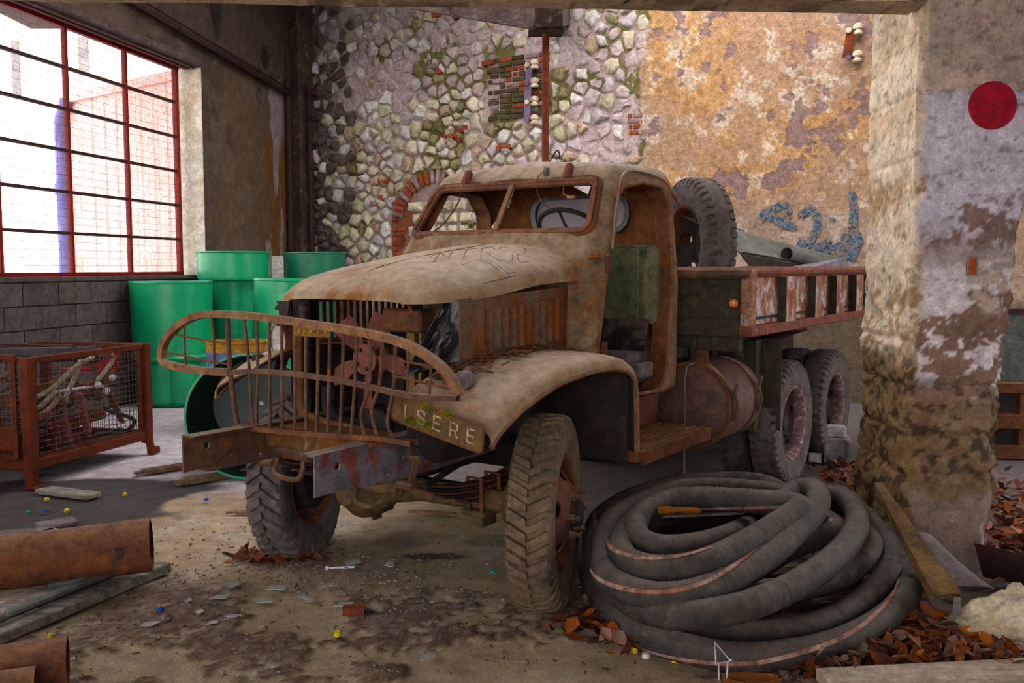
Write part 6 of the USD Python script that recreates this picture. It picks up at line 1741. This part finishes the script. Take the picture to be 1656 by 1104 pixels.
def leaves(n, spots, seed, zmax=.04):
    r_ = np.random.default_rng(seed)
    V, Fc, C = [], [], []
    for _ in range(n):
        sx, sy, rx, ry = spots[r_.integers(len(spots))]
        px, py = sx + rx * r_.normal(), sy + ry * r_.normal()
        L = r_.uniform(.025, .055)
        wd = L * r_.uniform(.4, .7)
        q = np.array([(-L, 0, 0), (-L * .3, -wd, .3 * wd), (L * .5, -wd * .7, .35 * wd), (L, 0, .1 * L), (L * .5, wd * .7, .4 * wd), (-L * .3, wd, .3 * wd), (0, 0, -.05 * L)])
        q[:, 2] *= r_.uniform(.3, 1.8)
        R = euler(r_.normal() * 22, r_.normal() * 22, r_.uniform(0, 360))
        q = q @ R.T
        q = q + [px, py, -q[:, 2].min() + .002 + zmax * r_.random() ** 2]
        b = len(V) * 7
        V.append(q)
        Fc += [[b + 6, b + i, b + (i + 1) % 6] for i in range(6)]
        c_ = LEAF[r_.integers(len(LEAF))] * r_.uniform(.35, 1.0)
        C.append(np.repeat(c_[None], 7, 0))
    return (np.vstack(V), np.array(Fc)), np.vstack(C)


for nm, n, spots, seed, zm, lab in (('leaf_litter', 900, [(3.1, 6.2, .35, .6), (2.95, 5.6, .25, .4), (3.5, 6.4, .4, .6), (2.85, 5.0, .15, .3), (3.6, 5.6, .4, .4)], 1, .05, 'brown and red dead leaves strewn over the floor right of the pillar'),
                                    ('leaf_litter', 620, [(1.75, 3.86, .13, .09), (1.95, 4.02, .12, .10), (1.55, 3.72, .15, .06), (1.9, 3.75, .14, .06), (2.05, 3.72, .12, .05), (1.25, 3.62, .14, .04)], 2, .045, 'orange and brown dead leaves between the hose, the tarpaulin and the pale plank'),
                                    ('leaf_litter', 150, [(.42, 4.05, .05, .14), (.48, 3.9, .06, .08), (.40, 4.25, .04, .15), (.30, 4.02, .05, .05)], 3, .05, 'dead leaves wedged between the left front tyre and the hose coil'),
                                    ('leaf_litter', 70, [(-1.32, 5.02, .10, .03), (-1.15, 5.05, .1, .03), (-1.45, 5.1, .05, .05)], 4, .015, 'few red dead leaves at the foot of the right front tyre'),
                                    ('leaf_litter', 170, [(2.55, 7.3, .08, .2), (2.7, 7.45, .1, .05), (2.5, 6.9, .1, .15), (2.35, 6.4, .1, .2)], 6, .03, 'dead leaves around the concrete block by the rear wheel'),
                                    ('leaf_litter', 120, [(.85, 4.75, .12, .05), (1.0, 4.9, .1, .05)], 7, .05, 'dead leaves lying inside the hose coil')):
    (v, f), c_ = leaves(n, spots, seed, zm)
    tag(obj(nm, (v, f), 'leaf', col=c_), lab, 'leaves', kind='stuff')
for lab, (x, y, z), s_c, col_ in (('large curled orange-brown sheet of bark inside the hose coil', (.80, 4.42, .43), 2.0, (.26, .10, .03)), ('pale crumpled tan leaf resting on the front strands of the hose', (.93, 3.77, .15), 1.3, (.42, .22, .12)), ('flat brown strip of bark in front of the hose', (.92, 3.50, .012), 2.2, (.22, .10, .05)),
                                 ('large orange leaf beside the tarpaulin', (1.97, 3.92, .04), 1.5, (.42, .13, .03))):
    L = .05 * s_c
    u2, v2 = np.meshgrid(np.linspace(-1, 1, 12), np.linspace(-1, 1, 8), indexing='ij')
    zz = .35 * v2 ** 2 * L * .6 + .25 * L * (F(u2, v2, s=1.7, seed=int(x * 100)) - .5)
    G = np.stack([x + L * u2, y + L * .5 * v2 * (1 - .6 * u2 ** 2), z + zz], -1)
    q = MB().sheet(G, .003)
    cc_ = np.repeat(np.array(col_)[None], len(q.v), 0) * (.7 + .6 * F(np.array(q.v)[:, 0], np.array(q.v)[:, 1], s=30, seed=4))[:, None]
    tag(obj('dead_leaf', q, 'leaf', col=cc_), lab, 'leaf')
rg = np.random.default_rng(21)
m = MB()
ico = trimesh.creation.icosphere(0, 1)
for _ in range(2600):
    px, py = rg.uniform(-2.6, 2.0), 3.3 + rg.random() ** 1.6 * 2.6
    if F(px, py, s=1.9, seed=2) < .46 and rg.random() < .75:
        continue
    r = .003 + .007 * rg.random() ** 3
    m.add(np.array(ico.vertices) * (r, r * .8, r * .6) + (px, py, r * .4 + .003), ico.faces)
for _ in range(7000):
    px, py = rg.uniform(-2.5, 2.0), 3.2 + rg.random() ** 1.3 * 1.7
    if 0.5 * F(px, py, s=1.9, seed=2) + .27 * F(px, py, s=9, seed=9) + .23 * F(px, py, s=28, seed=10) < .512 + .012 * rg.normal():
        continue
    r = .0025 + .004 * rg.random() ** 2
    m.add(np.array(ico.vertices) * (r, r * .8, r * .6) + (px, py, r * .4 + .005), ico.faces)
for _ in range(500):
    px, py = -.9 + .45 * rg.normal(), 4.75 + .22 * rg.normal()
    r = .004 + .010 * rg.random() ** 2
    m.add(np.array(ico.vertices) * (r, r * .8, r * .6) + (px, py, r * .4 + .003), ico.faces)
mat('grit', (0.20, 0.16, 0.13), (0.11, 0.085, 0.07), (0.42, 0.38, 0.34), s1=40, s2=60, rough=.95, coord='position')
tag(obj('floor_grit', m, 'grit', smooth=False), 'small stones and grit scattered over the concrete floor in front of the truck', 'grit', kind='stuff')
m = MB()
for _ in range(260):
    px, py = rg.uniform(-2.4, 1.6), rg.uniform(3.5, 5.6)
    L = rg.uniform(.01, .035)
    m.box((px, py, .006), (L, L * rg.uniform(.2, .5), .004), euler(rg.normal() * 6, rg.normal() * 6, rg.uniform(0, 180)))
tag(obj('bark_chips', m, 'leaf_brown', smooth=False), 'brown wood and bark chips scattered over the floor', 'chips', kind='stuff')

MAT['glass_clear'] = usdkit.material(stage, '/World/Looks/glass_clear', {'p': ('principled_bsdf', {'base_color': (.50, .53, .47), 'roughness': .15, 'transmission_weight': .35, 'ior': 1.4, 'specular_ior_level': .8})}, [], surface='p.BSDF')
shard = thing('glass_shard', 'clear broken glass shard lying flat on the concrete floor left of the front wheels', 'glass shard', (-1.42, 4.45, .008), 20, 'broken glass on the floor')
obj('shard', MB().prism(Polygon([(-.05, -.02), (.03, -.028), (.05, .012), (-.01, .03)]), .004), 'glass_clear', shard)
for k, (px, py, r, s) in enumerate(((-1.40, 4.62, 70, .9), (-1.17, 4.58, 10, 1.1), (-1.20, 4.40, 140, 1.1), (-.93, 4.62, 30, .7), (-.87, 4.98, 55, 1.3), (-.66, 4.95, 100, 1.0), (-1.62, 4.10, 200, .9), (-.80, 4.35, 15, 1.0), (-1.45, 4.25, 80, .6), (-1.35, 4.12, 33, .6), (-1.28, 4.20, 170, .7), (-1.02, 4.45, 60, .6), (-1.55, 4.40, 250, .5), (-.35, 3.75, 40, .9), (-.98, 4.42, 300, .8))):
    dup(shard, (px, py, .008), (0, 0, r), 'clear broken glass shard lying flat on the concrete floor left of the front wheels', 'glass shard', 'broken glass on the floor', (s, s, 1))
mat('cap_yellow', (.62, .50, .03), (.5, .4, .03), None, rough=.45, fine=.1)
mat('cap_green', (.01, .28, .16), (.01, .2, .12), None, rough=.45, fine=.1)
mat('cap_blue', (.02, .09, .42), (.02, .07, .3), None, rough=.45, fine=.1)
mat('cap_white', (.62, .60, .56), (.5, .48, .44), None, rough=.45, fine=.1)
protos = {}
CAPS = [('yellow', -.09, 3.46, 'yellow bottle cap alone on the gritty floor at the bottom edge'), ('green', -.1, 4.82, 'green bottle cap on the floor just left of the left front tyre'), ('yellow', .37, 4.07, 'yellow bottle cap beside a pebble at the hose, nearest the tyre'),
        ('green', .44, 4.15, 'green bottle cap among leaves between tyre and hose'), ('blue', .46, 4.0, 'blue bottle cap against the left side of the hose coil'), ('yellow', .49, 3.93, 'yellow bottle cap on the leaves left of the hose coil'), ('yellow', .51, 3.80, 'yellow bottle cap standing open beside the white one by the hose'),
        ('white', .55, 3.75, 'white bottle cap by the hose coil'), ('yellow', .66, 3.70, 'yellow bottle cap in front of the hose coil, farthest right of the caps'), ('yellow', -1.99, 3.95, 'bright yellow cap by the plank corner above the near pipes'), ('blue', -1.64, 4.27, 'turquoise blue cap beside the plank stack'),
        ('blue', -2.1, 6.35, 'blue cap on the pale floor between crate and front wheel'), ('yellow', -2.72, 6.5, 'yellow cap on the floor right of the crate'), ('blue', -3.05, 6.05, 'blue cap in the dark soil in front of the crate'), ('green', -3.15, 6.02, 'green cap in the dark soil in front of the crate'),
        ('yellow', -2.92, 6.06, 'yellow cap in the dark soil in front of the crate, right of the blue one'), ('yellow', -3.2, 6.36, 'yellow cap beside the crate corner post'), ('green', -3.6, 6.05, 'dark green cap at the left edge of the dark soil'), ('yellow', -.76, 3.98, 'dull yellow cap on the dark grit patch mid-floor')]
for colour, px, py, lab in CAPS:
    tl = (rg.uniform(-25, 25), rg.uniform(-25, 25), rg.uniform(0, 360))
    if colour not in protos:
        t = thing('bottle_cap', lab, 'bottle cap', (px, py, .012))
        obj('cap', MB().lathe([(0, .012), (.013, .012), (.0155, .009), (.016, -.008), (.0135, -.008), (.0135, .007), (0, .008)], n=18), 'cap_' + colour, t)
        obj('ridge_ring', MB().lathe([(.016, -.006), (.0172, -.004), (.016, -.002)], n=18), 'cap_' + colour, t)
        protos[colour] = t
    else:
        dup(protos[colour], (px, py, .013), tl, lab, 'bottle cap')
t = thing('brick_fragment', 'reddish perforated brick fragment alone on the floor in front of the truck', 'brick')
bx_ = sbox(0, 0, .10, .055).difference(unary_union([Point(.022 + .028 * k, .03).buffer(.009) for k in range(3)]))
obj('brick', MB().prism(bx_, .035, (-.78, 4.21, .004), unit((1, .1, 0)), unit((-.1, 1, 0))), 'brick_red', t)
for lab, px, py, r in (('rounded tan pebble on the floor beside the turquoise cap', -1.57, 4.16, .022), ('rounded pebble beside the caps at the left front tyre', .41, 4.03, .022), ('dark clod on the floor right of the glass shards', -1.1, 4.05, .016), ('small greenish clump on the gritty floor at the right', .05, 3.68, .018)):
    t = thing('pebble', lab, 'pebble')
    s_ = trimesh.creation.icosphere(2, 1)
    v = np.array(s_.vertices) * (r * 1.3, r, r * .75)
    v = v * (1 + .35 * (F(v[:, 0], v[:, 1], v[:, 2], s=40, seed=3)[:, None] - .5))
    obj('stone', (v + [px, py, r * .7], np.array(s_.faces)), 'grit', t)
t = thing('bolt_screw', 'long steel bolt lying on the floor between the front wheels', 'bolt')
obj('shank', MB().cyl((-.98, 4.88, .012), (-.84, 4.90, .012), .006, 8), 'white_bits', t)
obj('head', MB().cyl((-.99, 4.878, .012), (-.975, 4.88, .012), .012, 6), 'white_bits', t)
t = thing('bent_wire', 'white bent wire clip standing in front of the hose coil', 'wire')
obj('wire', MB().tube([(.795, 3.50, .02), (.800, 3.53, .075), (.845, 3.53, .085), (.785, 3.54, .155), (.79, 3.53, .07), (.80, 3.53, .075)], .0035, 6).tube([(.825, 3.50, .015), (.835, 3.53, .08), (.85, 3.53, .09)], .0035, 6), 'white_bits', t)
t = thing('light_slats', 'two pale metal slats lying inside the hose coil', 'slats')
obj('slat', MB().bar((.72, 4.55, .38), (1.15, 4.62, .38), .03, .012), 'grey_panel', t)
obj('slat', MB().bar((.78, 4.68, .375), (1.12, 4.72, .375), .04, .012), 'grey_panel', t)

# ================================================================ outside the window
mat('outer_wall', (0.72, 0.69, 0.66), (0.6, 0.57, 0.54), None, s1=.6, coord='position')
mat('outer_red', (0.88, 0.62, 0.57), (0.84, 0.56, 0.50), (0.9, 0.70, 0.65), s1=1, s2=3, coord='position', rough=.7)
mat('slit_grey', (0.30, 0.28, 0.27), (0.22, 0.2, 0.2), None)
mat('outer_blue', (0.20, 0.19, 0.42), (0.26, 0.25, 0.48), None, s1=2, rough=.6)
sh = thing('red_shed', 'pale red corrugated shed outside the window with a bluish downpipe', 'shed')
p0, p1 = np.array([-8.55, 18.3, 0]), np.array([-5.05, 15.6, 0])
dd = unit(p1 - p0)
nn = np.array([dd[1], -dd[0], 0])
m = MB()
L = np.linalg.norm(p1 - p0)
xs_ = np.linspace(0, L, 160)
prof = .008 * np.sign(np.sin(xs_ * 2 * np.pi / .40))
G = np.array([[p0 + dd * a + nn * b + [0, 0, z] for a, b in zip(xs_, prof)] for z in (0, 4.72)])
obj('corrugated_wall', MB().sheet(G, .01), 'outer_red', sh)
obj('roof_edge', MB().bar(p0 + [0, 0, 4.80], p1 + [0, 0, 4.80], .2, .16), 'outer_red', sh)
obj('side_wall', MB().box((p0 + p1) / 2 - nn * 1.2 + [0, 0, 2.3], (L, 2.2, 4.6), np.stack([dd, -nn, (0, 0, 1)], 1)), 'outer_red', sh)
obj('downpipe', MB().tube([p0 + nn * .12 + [0, 0, z] for z in (0, 2, 4.4)] + [p0 + nn * .12 + dd * .25 + [0, 0, 4.75]], .11, 14), 'outer_blue', sh)
obj('pipe_joint', MB().cyl(p0 + nn * .12 + [0, 0, 3.0], p0 + nn * .12 + [0, 0, 3.2], .14, 14), 'outer_blue', sh)
bl = thing('white_building', 'bright white building across the yard outside the window, with dark slit windows', 'building')
obj('wall', MB().box((-16.5, 27, 7), (16, .5, 14), euler(rz=12)), 'outer_wall', bl)
Rb = euler(rz=12)
for px, z0, z1, wd in ((-1.5, 5.2, 7.6, .22), (.25, 5.6, 8.2, .26), (.95, 6.0, 8.8, .3), (1.05, 4.6, 5.6, .3), (2.4, 6.5, 8, .2), (4.2, 7.2, 8.2, .25), (-3.0, 4.8, 7.0, .25)):
    obj('slit_window', MB().box(np.array([-16.5, 27, 0]) + Rb @ np.array([px, -.28, 0]) + [0, 0, (z0 + z1) / 2], (wd, .06, z1 - z0), Rb), 'slit_grey', bl)
